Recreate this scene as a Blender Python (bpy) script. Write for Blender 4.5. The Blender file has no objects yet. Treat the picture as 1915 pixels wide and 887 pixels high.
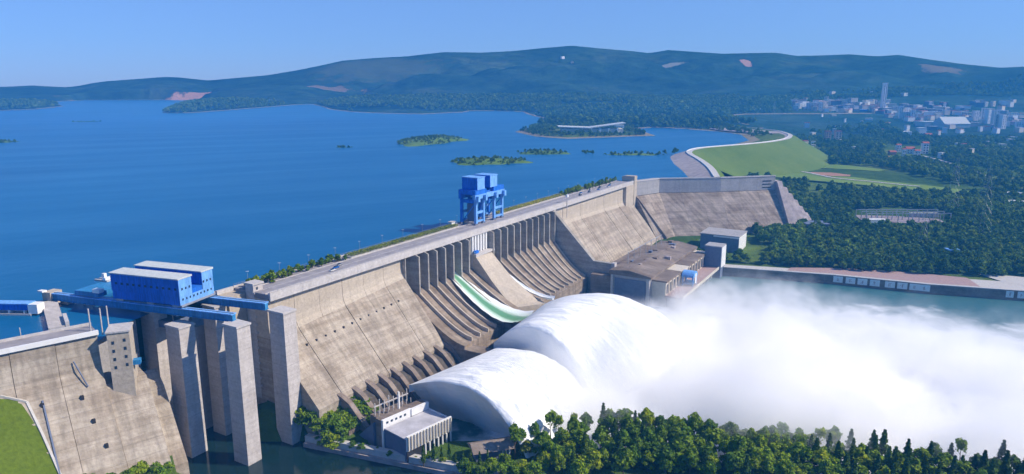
import bpy, bmesh, math, random
import numpy as np
from mathutils import Vector, Matrix
random.seed(7); rng = np.random.default_rng(7)
sc = bpy.context.scene
R = math.radians
# ------------------------------------------------------------ camera
F_PX = 1300.0; PITCH = R(12.1); CAM_H = 205.0
cam_d = bpy.data.cameras.new("camera"); cam = bpy.data.objects.new("camera", cam_d)
sc.collection.objects.link(cam); sc.camera = cam
cam.location = (0, 0, CAM_H); cam.rotation_euler = (R(90) - PITCH, 0, 0)
cam_d.sensor_width = 36.0; cam_d.lens = 36.0 * F_PX / 1915.0
cam_d.clip_start = 1.0; cam_d.clip_end = 60000
# ------------------------------------------------------------ sky, sun, exposure
SUN_EL = 40.0
sun_dir = Vector((math.cos(R(SUN_EL)) * 0.995, -math.cos(R(SUN_EL)) * 0.10, math.sin(R(SUN_EL)))).normalized()
w = bpy.data.worlds.new("World"); sc.world = w; w.use_nodes = True
wn = w.node_tree.nodes; wl = w.node_tree.links
sky = wn.new("ShaderNodeTexSky"); sky.sky_type = 'NISHITA'; sky.sun_disc = False
sky.sun_elevation = R(SUN_EL); sky.sun_rotation = math.atan2(sun_dir.x, sun_dir.y)
sky.altitude = 200; sky.air_density = 1.0; sky.dust_density = 0.05; sky.ozone_density = 4.0
tint = wn.new("ShaderNodeMix"); tint.data_type = 'RGBA'; tint.blend_type = 'MULTIPLY'; tint.inputs[0].default_value = 1.0
tint.inputs[7].default_value = (0.90, 0.92, 1.12, 1)
wl.new(sky.outputs[0], tint.inputs[6])
bg = wn['Background']; bg.inputs[1].default_value = 0.10
tc = wn.new("ShaderNodeTexCoord"); sx = wn.new("ShaderNodeSeparateXYZ"); wl.new(tc.outputs['Generated'], sx.inputs[0])   # real air near the horizon here is bluer than the clear-sky model
hr = wn.new("ShaderNodeValToRGB"); wl.new(sx.outputs[2], hr.inputs[0]); he = hr.color_ramp.elements
he[0].position = 0.0; he[0].color = (.46, .61, .89, 1); he[1].position = .30; he[1].color = (1, 1, 1, 1)
he.new(.06).color = (.62, .75, .93, 1); he.new(.14).color = (.90, .92, .97, 1)
t2 = wn.new("ShaderNodeMix"); t2.data_type = 'RGBA'; t2.blend_type = 'MULTIPLY'; t2.inputs[0].default_value = 1.0
wl.new(tint.outputs[2], t2.inputs[6]); wl.new(hr.outputs[0], t2.inputs[7]); wl.new(t2.outputs[2], bg.inputs[0])
sun_d = bpy.data.lights.new("sun", 'SUN'); sun_d.energy = 5.0; sun_d.angle = R(0.5); sun_d.color = (1.0, 0.89, 0.74)
sun = bpy.data.objects.new("sun", sun_d); sc.collection.objects.link(sun)
sun.rotation_euler = (-sun_dir).to_track_quat('-Z', 'Y').to_euler()
sc.view_settings.view_transform = 'Standard'; sc.view_settings.look = 'None'
sc.view_settings.exposure = 0.42; sc.view_settings.gamma = 1.0
sc.cycles.max_bounces = 9; sc.cycles.diffuse_bounces = 3; sc.cycles.glossy_bounces = 2
sc.cycles.transmission_bounces = 2; sc.cycles.transparent_max_bounces = 6; sc.cycles.volume_bounces = 7
sc.cycles.volume_max_steps = 128; sc.cycles.volume_step_rate = 1.0
sc.cycles.use_denoising = True; sc.cycles.use_adaptive_sampling = True; sc.cycles.adaptive_threshold = 0.03
sc.cycles.caustics_reflective = False; sc.cycles.caustics_refractive = False

# ------------------------------------------------------------ frames (all in metres, z 0 = river level below the dam)
FW = np.array([0, math.cos(PITCH), -math.sin(PITCH)]); UP = np.array([0, math.sin(PITCH), math.cos(PITCH)])
def ray(px, py): return FW + np.array([1.0, 0, 0]) * (px - 957.5) / F_PX - UP * (py - 443.5) / F_PX
def at(px, py, z):
    d = ray(px, py); k = (z - CAM_H) / d[2]; return np.array([0, 0, CAM_H]) + d * k
class Frame:
    """local plan frame: a along (dx,dy), b to the right of it, z up"""
    def __init__(s, ox, oy, dx, dy):
        l = math.hypot(dx, dy); s.o = (ox, oy); s.d = (dx / l, dy / l); s.n = (dy / l, -dx / l)
    def __call__(s, a, b, z): return (s.o[0] + a * s.d[0] + b * s.n[0], s.o[1] + a * s.d[1] + b * s.n[1], z)
    def inv(s, x, y):
        x -= s.o[0]; y -= s.o[1]; return (x * s.d[0] + y * s.d[1], x * s.n[0] + y * s.n[1])
DAM = Frame(-143.9, 392.4, 288.6, 487.4)          # a = s along the crest, b = t downstream
LEFT = Frame(-210, 334, .74, .67)                 # left wing of the dam
WORLD = Frame(0, 0, 1, 0)

# ------------------------------------------------------------ mesh building
col = sc.collection
class MB:
    def __init__(s): s.v = []; s.f = []
    def poly(s, pts):
        i = len(s.v); s.v += [tuple(p) for p in pts]; s.f.append(tuple(range(i, i + len(pts))))
    def hexa(s, p):  # 8 corners: bottom 0-3 loop, top 4-7 loop
        i = len(s.v); s.v += [tuple(q) for q in p]
        for q in ((0, 3, 2, 1), (4, 5, 6, 7), (0, 1, 5, 4), (1, 2, 6, 5), (2, 3, 7, 6), (3, 0, 4, 7)): s.f.append(tuple(i + k for k in q))
        return s
    def box(s, fr, a0, a1, b0, b1, z0, z1, taper=0.0):
        t = taper
        return s.hexa([fr(a0 - t, b0 - t, z0), fr(a1 + t, b0 - t, z0), fr(a1 + t, b1 + t, z0), fr(a0 - t, b1 + t, z0),
                fr(a0, b0, z1), fr(a1, b0, z1), fr(a1, b1, z1), fr(a0, b1, z1)])
    def loft(s, rings, caps=True):  # rings: lists of points, equal length, closed
        i = len(s.v); n = len(rings[0])
        for r in rings: s.v += [tuple(p) for p in r]
        for k in range(len(rings) - 1):
            for j in range(n):
                a = i + k * n + j; b = i + k * n + (j + 1) % n
                s.f.append((a, b, b + n, a + n))
        if caps:
            s.f.append(tuple(range(i, i + n))); m = i + (len(rings) - 1) * n; s.f.append(tuple(range(m, m + n)))
        return s
    def prism(s, fr, prof, a0, a1, prof1=None):  # prof: (b,z) polygon swept along a
        return s.loft([[fr(a0, b, z) for b, z in prof], [fr(a1, b, z) for b, z in (prof1 or prof)]])
    def tube(s, p, q, r0, r1=None, n=6):
        r1 = r0 if r1 is None else r1
        p = Vector(p); q = Vector(q); d = (q - p).normalized(); u = d.orthogonal().normalized(); v = d.cross(u)
        rr = [[c + (u * math.cos(6.2832 * k / n) + v * math.sin(6.2832 * k / n)) * r for k in range(n)] for c, r in ((p, r0), (q, r1))]
        return s.loft(rr)
    def beam(s, p, q, w, h):  # rectangular bar between two points, h vertical
        p = Vector(p); q = Vector(q); d = (q - p).normalized(); sd = d.cross(Vector((0, 0, 1)))
        if sd.length < .01: sd = Vector((1, 0, 0))
        sd.normalize(); up = sd.cross(d)
        c = [(-w / 2, -h / 2), (w / 2, -h / 2), (w / 2, h / 2), (-w / 2, h / 2)]
        return s.loft([[e + sd * a + up * b for a, b in c] for e in (p, q)])
    def grid(s, P):  # P: (m,n,3)
        i = len(s.v); m, n = P.shape[:2]; s.v += [tuple(q) for q in P.reshape(-1, 3)]
        for a in range(m - 1):
            for b in range(n - 1):
                k = i + a * n + b; s.f.append((k, k + 1, k + n + 1, k + n))
        return s
    def build(s, name, mat, parent=None, org=(0, 0, 0), smooth=False, fix=True):
        me = bpy.data.meshes.new(name)
        o = np.array(org); me.from_pydata([tuple(np.array(p) - o) for p in s.v], [], s.f)
        if fix:
            bm = bmesh.new(); bm.from_mesh(me); bmesh.ops.recalc_face_normals(bm, faces=bm.faces); bm.to_mesh(me); bm.free()
        if smooth: me.polygons.foreach_set('use_smooth', [True] * len(me.polygons))
        me.materials.append(mat)
        ob = bpy.data.objects.new(name, me); col.objects.link(ob)
        if parent is not None: ob.parent = parent
        else: ob.location = org
        return ob
def thing(name, label, cat, loc=(0, 0, 0), group=None, rz=0):
    o = bpy.data.objects.new(name, None); col.objects.link(o); o.location = loc; o.rotation_euler = (0, 0, rz); o.empty_display_size = 1
    return tag(o, label, cat, group)
def tag(o, label=None, cat=None, group=None, kind=None):
    if label: o['label'] = label
    if cat: o['category'] = cat
    if group: o['group'] = group
    if kind: o['kind'] = kind
    return o
def dup(root, loc, rz=0, sc_=1.0, label=None):
    r = root.copy(); col.objects.link(r); r.location = loc; r.rotation_euler = (0, 0, rz); r.scale = (sc_,) * 3 if not isinstance(sc_, tuple) else sc_
    if label: r['label'] = label
    for ch in list(root.children):
        c = ch.copy(); col.objects.link(c); c.parent = r
        for g in ch.children:
            d = g.copy(); col.objects.link(d); d.parent = c
    return r

# ------------------------------------------------------------ materials
def newmat(name):
    m = bpy.data.materials.new(name); m.use_nodes = True
    return m, m.node_tree.nodes, m.node_tree.links, m.node_tree.nodes['Principled BSDF']
def noise_node(N, L, scale, vec=None, detail=5, rough=.55, mscale=None, rot=0.0):
    n = N.new('ShaderNodeTexNoise'); n.inputs['Scale'].default_value = scale; n.inputs['Detail'].default_value = detail; n.inputs['Roughness'].default_value = rough
    if vec is not None:
        if mscale:
            mp = N.new('ShaderNodeMapping'); mp.inputs['Scale'].default_value = mscale
            if rot:
                m0 = N.new('ShaderNodeMapping'); m0.inputs['Rotation'].default_value = (0, 0, rot); L.new(vec, m0.inputs[0]); L.new(m0.outputs[0], mp.inputs[0])
            else: L.new(vec, mp.inputs[0])
            L.new(mp.outputs[0], n.inputs['Vector'])
        else: L.new(vec, n.inputs['Vector'])
    return n
def ramp(N, L, src, stops):
    r = N.new('ShaderNodeValToRGB'); L.new(src, r.inputs[0]); e = r.color_ramp.elements
    while len(e) < len(stops): e.new(.5)
    for k, (p, c) in enumerate(stops): e[k].position = p; e[k].color = (*c, 1) if len(c) == 3 else c
    return r
def mix(N, L, fac, a, b, mode='MIX'):
    m = N.new('ShaderNodeMix'); m.data_type = 'RGBA'; m.blend_type = mode
    for s_, i in ((fac, 0), (a, 6), (b, 7)):
        if isinstance(s_, (int, float)): m.inputs[i].default_value = s_
        elif isinstance(s_, tuple): m.inputs[i].default_value = (*s_, 1)
        else: L.new(s_, m.inputs[i])
    return m.outputs[2]
def bump(N, L, p, src, strength, dist):
    b = N.new('ShaderNodeBump'); b.inputs['Strength'].default_value = strength; b.inputs['Distance'].default_value = dist
    L.new(src, b.inputs['Height']); L.new(b.outputs[0], p.inputs['Normal'])
def math_(N, L, op, a, b=None, clamp=False):
    m = N.new('ShaderNodeMath'); m.operation = op; m.use_clamp = clamp
    for i, s_ in enumerate((a, b)):
        if s_ is None: continue
        if isinstance(s_, (int, float)): m.inputs[i].default_value = s_
        else: L.new(s_, m.inputs[i])
    return m.outputs[0]
DAM_ROT = -math.atan2(DAM.d[1], DAM.d[0])
def concrete(name, c1, c2, stain=(.5, .45, .4), amount=.55, rot=DAM_ROT, lines=True, sc1=.05):
    m, N, L, p = newmat(name)
    g = N.new('ShaderNodeNewGeometry').outputs['Position']
    n1 = noise_node(N, L, sc1, g, 6, .65)
    n2 = noise_node(N, L, 1.0, g, 5, .6, (.30, .035, .035), rot)      # streaks running down the face
    n3 = noise_node(N, L, 1.0, g, 4, .7, (.02, .02, .28), rot)      # lifts
    n4 = noise_node(N, L, .6, g, 4, .6)
    a = ramp(N, L, n1.outputs[0], [(.3, c1), (.7, c2)]).outputs[0]
    st = ramp(N, L, n2.outputs[0], [(.38, (1, 1, 1)), (.64, (1 - amount * .62,) * 3)]).outputs[0]
    a = mix(N, L, 1.0, a, st, 'MULTIPLY')
    lf = ramp(N, L, n3.outputs[0], [(.4, (1, 1, 1)), (.6, (1 - amount * .45, 1 - amount * .5, 1 - amount * .55))]).outputs[0]
    a = mix(N, L, 1.0, a, lf, 'MULTIPLY')
    s4 = ramp(N, L, n4.outputs[0], [(.35, (.86, .85, .84)), (.7, (1.08, 1.08, 1.08))]).outputs[0]
    a = mix(N, L, 1.0, a, s4, 'MULTIPLY')
    patch = noise_node(N, L, 1.0, g, 5, .65, (.045, .03, .05), rot)
    pf = ramp(N, L, patch.outputs[0], [(.47, (0, 0, 0)), (.60, (1, 1, 1))]).outputs[0]
    pm = math_(N, L, 'MULTIPLY', pf, amount * 1.0)
    a = mix(N, L, pm, a, mix(N, L, 1.0, a, stain, 'MULTIPLY'))
    if lines:
        sep = N.new('ShaderNodeSeparateXYZ'); L.new(g, sep.inputs[0])
        fr = math_(N, L, 'FRACT', math_(N, L, 'DIVIDE', sep.outputs[2], 6.1))
        ln = math_(N, L, 'LESS_THAN', fr, .05)
        a = mix(N, L, math_(N, L, 'MULTIPLY', ln, .22), a, (.12, .1, .08))
    L.new(a, p.inputs['Base Color']); p.inputs['Roughness'].default_value = .9; p.inputs['Specular IOR Level'].default_value = .2
    bump(N, L, p, n4.outputs[0], .5, .35)
    return m
def plain(name, c, rough=.7, metal=0.0, var=.12, scale=.4, spec=.3):
    m, N, L, p = newmat(name)
    n = noise_node(N, L, scale, N.new('ShaderNodeNewGeometry').outputs['Position'], 5, .6)
    r = ramp(N, L, n.outputs[0], [(.3, tuple(x * (1 - var) for x in c)), (.7, tuple(min(1, x * (1 + var)) for x in c))])
    L.new(r.outputs[0], p.inputs['Base Color']); p.inputs['Roughness'].default_value = rough; p.inputs['Metallic'].default_value = metal
    p.inputs['Specular IOR Level'].default_value = spec
    bump(N, L, p, n.outputs[0], .15, .1)
    return m
M = {}
M['face'] = concrete('dam_face_concrete', (.43, .37, .295), (.56, .49, .40), (.66, .61, .56), .5)
M['wall'] = concrete('upper_wall_concrete', (.50, .435, .35), (.56, .49, .40), (.85, .8, .75), .15, lines=False)
M['crest'] = concrete('parapet_concrete', (.52, .50, .49), (.60, .57, .55), (.85, .82, .8), .12, lines=False, sc1=.1)
M['deck'] = plain('deck_paving', (.30, .28, .29), .85, var=.18, scale=.15)
M['pier'] = concrete('pier_concrete', (.40, .38, .35), (.48, .46, .42), (.6, .55, .5), .4, lines=False)
M['chute'] = concrete('chute_concrete', (.33, .265, .205), (.43, .355, .28), (.6, .55, .5), .6, lines=False)
M['pillar'] = concrete('pillar_concrete', (.56, .52, .50), (.64, .60, .57), (.78, .75, .73), .22, lines=True)
M['left'] = concrete('left_face_concrete', (.47, .41, .33), (.59, .52, .43), (.66, .61, .56), .5, rot=-math.atan2(.67, .74))
M['wing'] = concrete('wing_face_concrete', (.40, .335, .275), (.53, .45, .375), (.6, .55, .5), .6)
M['grey'] = concrete('grey_wall_concrete', (.40, .39, .40), (.46, .45, .45), (.85, .84, .84), .15, lines=False)
M['brown'] = concrete('brown_concrete', (.28, .225, .19), (.37, .31, .26), (.6, .55, .5), .5, lines=False)
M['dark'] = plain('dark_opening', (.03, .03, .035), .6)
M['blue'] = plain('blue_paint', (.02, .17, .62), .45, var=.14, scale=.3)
M['pale_and_lit_blue'] = plain('pale_and_lit_blue_paint', (.24, .44, .88), .45, var=.10, scale=.3)
def painted(name, c):
    m, N, L, p = newmat(name); g = N.new('ShaderNodeNewGeometry').outputs['Position']
    n1 = noise_node(N, L, 1.0, g, 6, .65, (.9, .9, .12)); n2 = noise_node(N, L, .13, g, 4, .6); n3 = noise_node(N, L, 1.3, g, 5, .7)
    a = ramp(N, L, n2.outputs[0], [(.3, tuple(v * .8 for v in c)), (.7, tuple(v * .92 + .03 for v in c))]).outputs[0]
    a = mix(N, L, 1.0, a, ramp(N, L, n1.outputs[0], [(.35, (1.1, 1.1, 1.1)), (.65, (.68, .68, .66))]).outputs[0], 'MULTIPLY')
    a = mix(N, L, ramp(N, L, n3.outputs[0], [(.66, (0, 0, 0)), (.74, (.55, .55, .55))]).outputs[0], a, (.20, .13, .09))
    L.new(a, p.inputs['Base Color']); p.inputs['Roughness'].default_value = .6; p.inputs['Specular IOR Level'].default_value = .25; return m
M['blue'] = painted('weathered_blue_paint', (.005, .17, .74)); M['pale_and_lit_blue'] = painted('weathered_pale_and_lit_blue_paint', (.20, .48, .98))  # on the cranes the lighter blue paints sunlit faces, the deeper one shaded faces
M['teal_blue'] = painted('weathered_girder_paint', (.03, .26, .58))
M['white'] = plain('white_paint', (.78, .78, .77), .5, var=.06)
M['roofw'] = plain('pale_roof_sheet', (.55, .58, .56), .6, var=.12)
M['cream'] = plain('cream_render', (.62, .56, .46), .8, var=.1)
M['roofg'] = plain('grey_flat_roof', (.46, .45, .48), .85, var=.22, scale=.12)
M['slate'] = plain('blue_grey_wall', (.14, .17, .25), .7)
M['pink'] = plain('pink_paving', (.38, .26, .24), .9, var=.15)
M['redroof'] = plain('red_tile_roof', (.36, .09, .05), .8)
M['steel'] = plain('galvanised_steel', (.45, .46, .48), .45, metal=.5)
M['bark'] = plain('bark', (.10, .075, .055), .95, var=.3, scale=2)
M['rubber'] = plain('tyre_rubber', (.02, .02, .02), .9)
M['glass'] = plain('window_glass', (.03, .05, .08), .15, spec=.6)
M['asphalt'] = plain('asphalt', (.07, .07, .075), .9, var=.2)
M['earth'] = plain('bare_red_earth', (.42, .22, .13), .95, var=.25, scale=.02)
M['palepath'] = plain('pale_concrete_path', (.50, .48, .45), .9, var=.1)
M['riprap'] = plain('riprap_stone', (.36, .31, .30), .95, var=.3, scale=.12)
M['shutter'] = plain('beige_wall', (.55, .48, .38), .8)

def foliage(name, c1, c2, c3, trans=.25):
    m, N, L, p = newmat(name)
    oi = N.new('ShaderNodeObjectInfo').outputs['Random']
    g = N.new('ShaderNodeNewGeometry').outputs['Position']
    n = noise_node(N, L, .35, g, 4, .7)
    a = ramp(N, L, n.outputs[0], [(.32, c1), (.5, c2), (.7, c3)]).outputs[0]
    tr = ramp(N, L, oi, [(0.0, (.65, .8, .8)), (.45, (1, 1, 1)), (.8, (1.1, 1.05, .8)), (1.0, (1.55, 1.25, .6))]).outputs[0]
    a = mix(N, L, 1.0, a, tr, 'MULTIPLY')
    nb = noise_node(N, L, .009, g, 3, .6)
    a = mix(N, L, 1.0, a, ramp(N, L, nb.outputs[0], [(.35, (.6, .75, .7)), (.5, (1, 1, 1)), (.64, (1.5, 1.35, 1.0))]).outputs[0], 'MULTIPLY')
    L.new(a, p.inputs['Base Color']); p.inputs['Roughness'].default_value = .75; p.inputs['Specular IOR Level'].default_value = .15
    t = N.new('ShaderNodeBsdfTranslucent'); L.new(a, t.inputs[0])
    ms = N.new('ShaderNodeMixShader'); ms.inputs[0].default_value = trans
    L.new(p.outputs[0], ms.inputs[1]); L.new(t.outputs[0], ms.inputs[2]); L.new(ms.outputs[0], N['Material Output'].inputs[0])
    return m
M['leaf'] = foliage('broadleaf_foliage', (.055, .115, .006), (.155, .260, .014), (.32, .40, .03))
M['conifer'] = foliage('conifer_foliage', (.028, .075, .016), (.065, .135, .022), (.12, .20, .03))
M['yellow_leaf'] = foliage('yellow_foliage', (.10, .14, .012), (.20, .22, .02), (.30, .28, .03))
M['wood'] = foliage('distant_foliage', (.036, .090, .010), (.100, .190, .018), (.23, .33, .04), .3)
M['hedge'] = foliage('hedge_foliage', (.16, .20, .03), (.30, .32, .05), (.42, .38, .10))
M['grass_slope'] = None
def grass(name, c1, c2, sc_=.02):
    m, N, L, p = newmat(name)
    g = N.new('ShaderNodeNewGeometry').outputs['Position']
    n = noise_node(N, L, sc_, g, 6, .65); n2 = noise_node(N, L, .6, g, 3, .6)
    a = ramp(N, L, n.outputs[0], [(.3, c1), (.7, c2)]).outputs[0]
    a = mix(N, L, 1.0, a, ramp(N, L, n2.outputs[0], [(.3, (.8, .8, .8)), (.7, (1.15, 1.15, 1.1))]).outputs[0], 'MULTIPLY')
    L.new(a, p.inputs['Base Color']); p.inputs['Roughness'].default_value = .95; p.inputs['Specular IOR Level'].default_value = .1
    bump(N, L, p, n2.outputs[0], .6, .4)
    return m
M['lawn'] = grass('slope_grass', (.085, .13, .008), (.12, .17, .015))
M['lawn_far'] = grass('embankment_grass', (.085, .15, .015), (.14, .20, .03), .01)
M['meadow'] = grass('meadow_grass', (.13, .22, .03), (.22, .30, .05), .015)

# ground: dark woodland green with fields and soil
m, N, L, p = newmat('ground_cover'); M['ground'] = m
g = N.new('ShaderNodeNewGeometry').outputs['Position']
n = noise_node(N, L, .004, g, 8, .65); n2 = noise_node(N, L, .03, g, 6, .7)
a = ramp(N, L, n.outputs[0], [(.3, (.03, .065, .014)), (.48, (.06, .11, .022)), (.6, (.11, .16, .035)), (.74, (.20, .15, .08))]).outputs[0]
a = mix(N, L, 1.0, a, ramp(N, L, n2.outputs[0], [(.3, (.6, .65, .6)), (.7, (1.35, 1.3, 1.2))]).outputs[0], 'MULTIPLY')
L.new(a, p.inputs['Base Color']); p.inputs['Roughness'].default_value = 1; p.inputs['Specular IOR Level'].default_value = 0
bump(N, L, p, n2.outputs[0], 1.0, 6.0)
m, N, L, p = newmat('hill_woodland'); M['hill'] = m
g = N.new('ShaderNodeNewGeometry').outputs['Position']
n = noise_node(N, L, .0011, g, 9, .68); n2 = noise_node(N, L, .006, g, 7, .75)
a = ramp(N, L, n.outputs[0], [(.3, (.012, .036, .030)), (.52, (.024, .060, .044)), (.68, (.05, .085, .06)), (.85, (.15, .12, .09))]).outputs[0]  # some blue of the distance haze is mixed into the woodland greens
a = mix(N, L, 1.0, a, ramp(N, L, n2.outputs[0], [(.3, (.35, .42, .45)), (.7, (1.8, 1.6, 1.45))]).outputs[0], 'MULTIPLY')
def bare(N, L, g, a, x_, y_, rx_, ry_, colr):
    mp = N.new('ShaderNodeMapping'); mp.inputs['Location'].default_value = (-x_ / rx_, -y_ / ry_, 0); mp.inputs['Scale'].default_value = (1 / rx_, 1 / ry_, 0); L.new(g, mp.inputs[0])
    vl = N.new('ShaderNodeVectorMath'); vl.operation = 'LENGTH'; L.new(mp.outputs[0], vl.inputs[0]); nn = noise_node(N, L, .006, g, 6, .7)
    d = math_(N, L, 'ADD', vl.outputs['Value'], math_(N, L, 'MULTIPLY', math_(N, L, 'SUBTRACT', nn.outputs[0], .5), 2.2))
    return mix(N, L, ramp(N, L, d, [(.75, (1, 1, 1)), (.95, (0, 0, 0))]).outputs[0], a, colr)
BARE = [((335, 171), 480, 260, (.50, .29, .20)), ((240, 181), 700, 120, (.35, .22, .15)), ((1393, 144), 60, 170, (.40, .24, .19)), ((700, 150), 900, 900, (.06, .085, .05)), ((560, 168), 700, 160, (.16, .13, .09)), ((1240, 157), 260, 60, (.25, .26, .22)), ((1760, 140), 300, 200, (.14, .13, .09))]
for (px_, py_), rx_, ry_, cc in BARE:
    d_ = ray(px_, py_); k_ = (9300 if py_ < 160 else 8200) / math.hypot(d_[0], d_[1]); a = bare(N, L, g, a, d_[0] * k_, d_[1] * k_, rx_, ry_, cc)
L.new(a, p.inputs['Base Color']); p.inputs['Roughness'].default_value = 1; p.inputs['Specular IOR Level'].default_value = 0
bump(N, L, p, n2.outputs[0], 1.0, 30.0)

for nm_ in ('ground', 'hill'):
    N = M[nm_].node_tree.nodes; L = M[nm_].node_tree.links; p = N['Principled BSDF']; src = p.inputs['Base Color'].links[0].from_socket
    g = N.new('ShaderNodeNewGeometry').outputs['Position']; sp = N.new('ShaderNodeSeparateXYZ'); L.new(g, sp.inputs[0])
    band = math_(N, L, 'MULTIPLY', math_(N, L, 'GREATER_THAN', sp.outputs[2], 77.6), math_(N, L, 'LESS_THAN', sp.outputs[2], 79.75))
    L.new(mix(N, L, math_(N, L, 'MULTIPLY', band, .8), src, (.30, .24, .17)), p.inputs['Base Color'])
def water(name, c1, c2, rough, bscale, bstr, bdist, spec=.3):
    m, N, L, p = newmat(name)
    g = N.new('ShaderNodeNewGeometry').outputs['Position']
    n = noise_node(N, L, .0016, g, 8, .68, (1, .35, 1)); n2 = noise_node(N, L, bscale, g, 5, .6)
    ln = noise_node(N, L, 1.0, g, 7, .7, (.0012, .011, 1), -.5)
    a = ramp(N, L, n.outputs[0], [(.3, c1), (.7, c2)]).outputs[0]
    a = mix(N, L, 1.0, a, ramp(N, L, ln.outputs[0], [(.35, (.94, .955, .965)), (.55, (1, 1, 1)), (.72, (1.10, 1.06, 1.04))]).outputs[0], 'MULTIPLY')
    L.new(a, p.inputs['Base Color'])
    L.new(ramp(N, L, ln.outputs[0], [(.4, (rough,) * 3), (.65, (rough * .82,) * 3)]).outputs[0], p.inputs['Roughness']); p.inputs['Specular IOR Level'].default_value = spec
    bump(N, L, p, n2.outputs[0], bstr, bdist)
    return m
M['lake'] = water('reservoir_water', (.004, .088, .225), (.008, .132, .31), .35, .12, .5, .5, .10)
M['channel'] = water('channel_water', (.006, .020, .022), (.010, .030, .032), .12, .25, .25, .25, .35)

# ------------------------------------------------------------ land form
LAKE_PX = [(-900, 330), (-500, 215), (-150, 209), (0, 207), (60, 205), (112, 199), (90, 195), (60, 192), (150, 187.5), (300, 187), (400, 188), (330, 200), (302, 212), (350, 212), (430, 206), (550, 196),
           (592, 195), (618, 205), (660, 210), (700, 212), (788, 214), (868, 210), (885, 207), (975, 209), (990, 215), (1015, 222), (1010, 231), (985, 239), (963, 247), (985, 252), (1003, 256), (1060, 260),
           (1143, 257), (1226, 254), (1205, 247), (1185, 243), (1214, 239), (1268, 241), (1340, 246), (1385, 252), (1400, 263)]
lake = [at(x, y, 78)[:2] for x, y in LAKE_PX]
CREST_PX = [(1341, 331), (1330, 313), (1308, 297), (1284, 285), (1298, 278), (1345, 274), (1400, 270), (1448, 265), (1476, 259), (1480, 252), (1455, 244), (1410, 239), (1340, 234)]
crest = [at(x, y, 86)[:2] for x, y in CREST_PX]
WING = [DAM(a_, b_, 0)[:2] for a_, b_ in ((597, 2), (642, 19), (694, 88), (754, 148))]
near_side = [crest[4], crest[3], crest[2], crest[1], crest[0], np.array(DAM(704, 78, 0)[:2]), np.array(DAM(648, 6, 0)[:2]), np.array(DAM(597, -16, 0)[:2]), np.array(DAM(0, -20, 0)[:2]), np.array(DAM(-60, -50, 0)[:2]), np.array(LEFT(0, -8, 0)[:2]), np.array(LEFT(-300, -8, 0)[:2]),
             np.array([-2600., 180.])]
lake_poly = np.array(lake + [crest[5] + np.array([0, 25])] + near_side)
def seg_dist(X, Y, poly, closed=True):
    d = np.full(X.shape, 1e9); n = len(poly)
    for i in range(n if closed else n - 1):
        x0, y0 = poly[i]; x1, y1 = poly[(i + 1) % n]; dx, dy = x1 - x0, y1 - y0; l2 = dx * dx + dy * dy + 1e-9
        t = np.clip(((X - x0) * dx + (Y - y0) * dy) / l2, 0, 1)
        d = np.minimum(d, np.hypot(X - x0 - t * dx, Y - y0 - t * dy))
    return d
def inside(X, Y, poly):
    r = np.zeros(X.shape, bool); n = len(poly)
    for i in range(n):
        x0, y0 = poly[i]; x1, y1 = poly[(i + 1) % n]
        if y0 == y1: continue
        c = ((y0 > Y) != (y1 > Y)) & (X < (x1 - x0) * (Y - y0) / (y1 - y0) + x0); r ^= c
    return r
def vnoise(X, Y, s, seed):
    """smooth value noise, a few octaves"""
    out = np.zeros(X.shape); amp = 1.0; tot = 0
    for o in range(5):
        r = np.random.default_rng(seed + o).random((97, 97))
        u = X / s * 2 ** o + 13.7 * o; v = Y / s * 2 ** o + 7.1 * o
        iu = np.floor(u).astype(int); iv = np.floor(v).astype(int); fu = u - iu; fv = v - iv
        fu = fu * fu * (3 - 2 * fu); fv = fv * fv * (3 - 2 * fv)
        a = r[iu % 97, iv % 97]; b = r[(iu + 1) % 97, iv % 97]; c = r[iu % 97, (iv + 1) % 97]; d = r[(iu + 1) % 97, (iv + 1) % 97]
        out += amp * ((a * (1 - fu) + b * fu) * (1 - fv) + (c * (1 - fu) + d * fu) * fv); tot += amp; amp *= .5
    return out / tot - .5
RIDGE = [(-400, 166), (0, 163), (60, 160), (110, 163), (150, 164), (170, 156), (200, 152), (310, 144), (335, 145), (390, 151), (420, 148), (500, 141), (560, 131), (600, 123), (640, 114), (700, 109), (760, 106),
         (830, 98), (900, 99), (960, 96), (1010, 91), (1070, 86), (1120, 91), (1180, 96), (1215, 100), (1250, 94), (1290, 97), (1350, 101), (1450, 99), (1490, 105), (1540, 104), (1590, 102), (1640, 106),
         (1680, 103), (1740, 112), (1800, 120), (1870, 127), (1915, 125), (2300, 122)]
rx = np.array([p_[0] for p_ in RIDGE]); ry = np.array([p_[1] for p_ in RIDGE])
r_az = np.arctan((rx - 957.5) / (F_PX / math.cos(PITCH)) * 1.0)
RD = 10500.0
r_h = []
for x_, y_ in RIDGE:
    d_ = ray(x_, y_); k_ = RD / math.hypot(d_[0], d_[1]); r_h.append(CAM_H + d_[2] * k_)
r_az = np.array([math.atan2(ray(x_, y_)[0], ray(x_, y_)[1]) for x_, y_ in RIDGE]); r_h = np.array(r_h)
XE_Y = [760, 1000, 1332, 1555, 1640, 1750, 2144, 2600]; XE_X = [200, 260, 345, 560, 690, 720, 800, 930]
river_bank = [(-420, 150), (-420, 330)]
SHORE = np.array([(-120, 376), (-60, 354), (-15, 338), (60, 318), (160, 288), (320, 240)], float)     # channel side of the near spit
BASIN = np.array([(-100, 400), (-55, 382), (-30, 372), (20, 372), (60, 362), (160, 338), (330, 300), (600, 230)], float)
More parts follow.
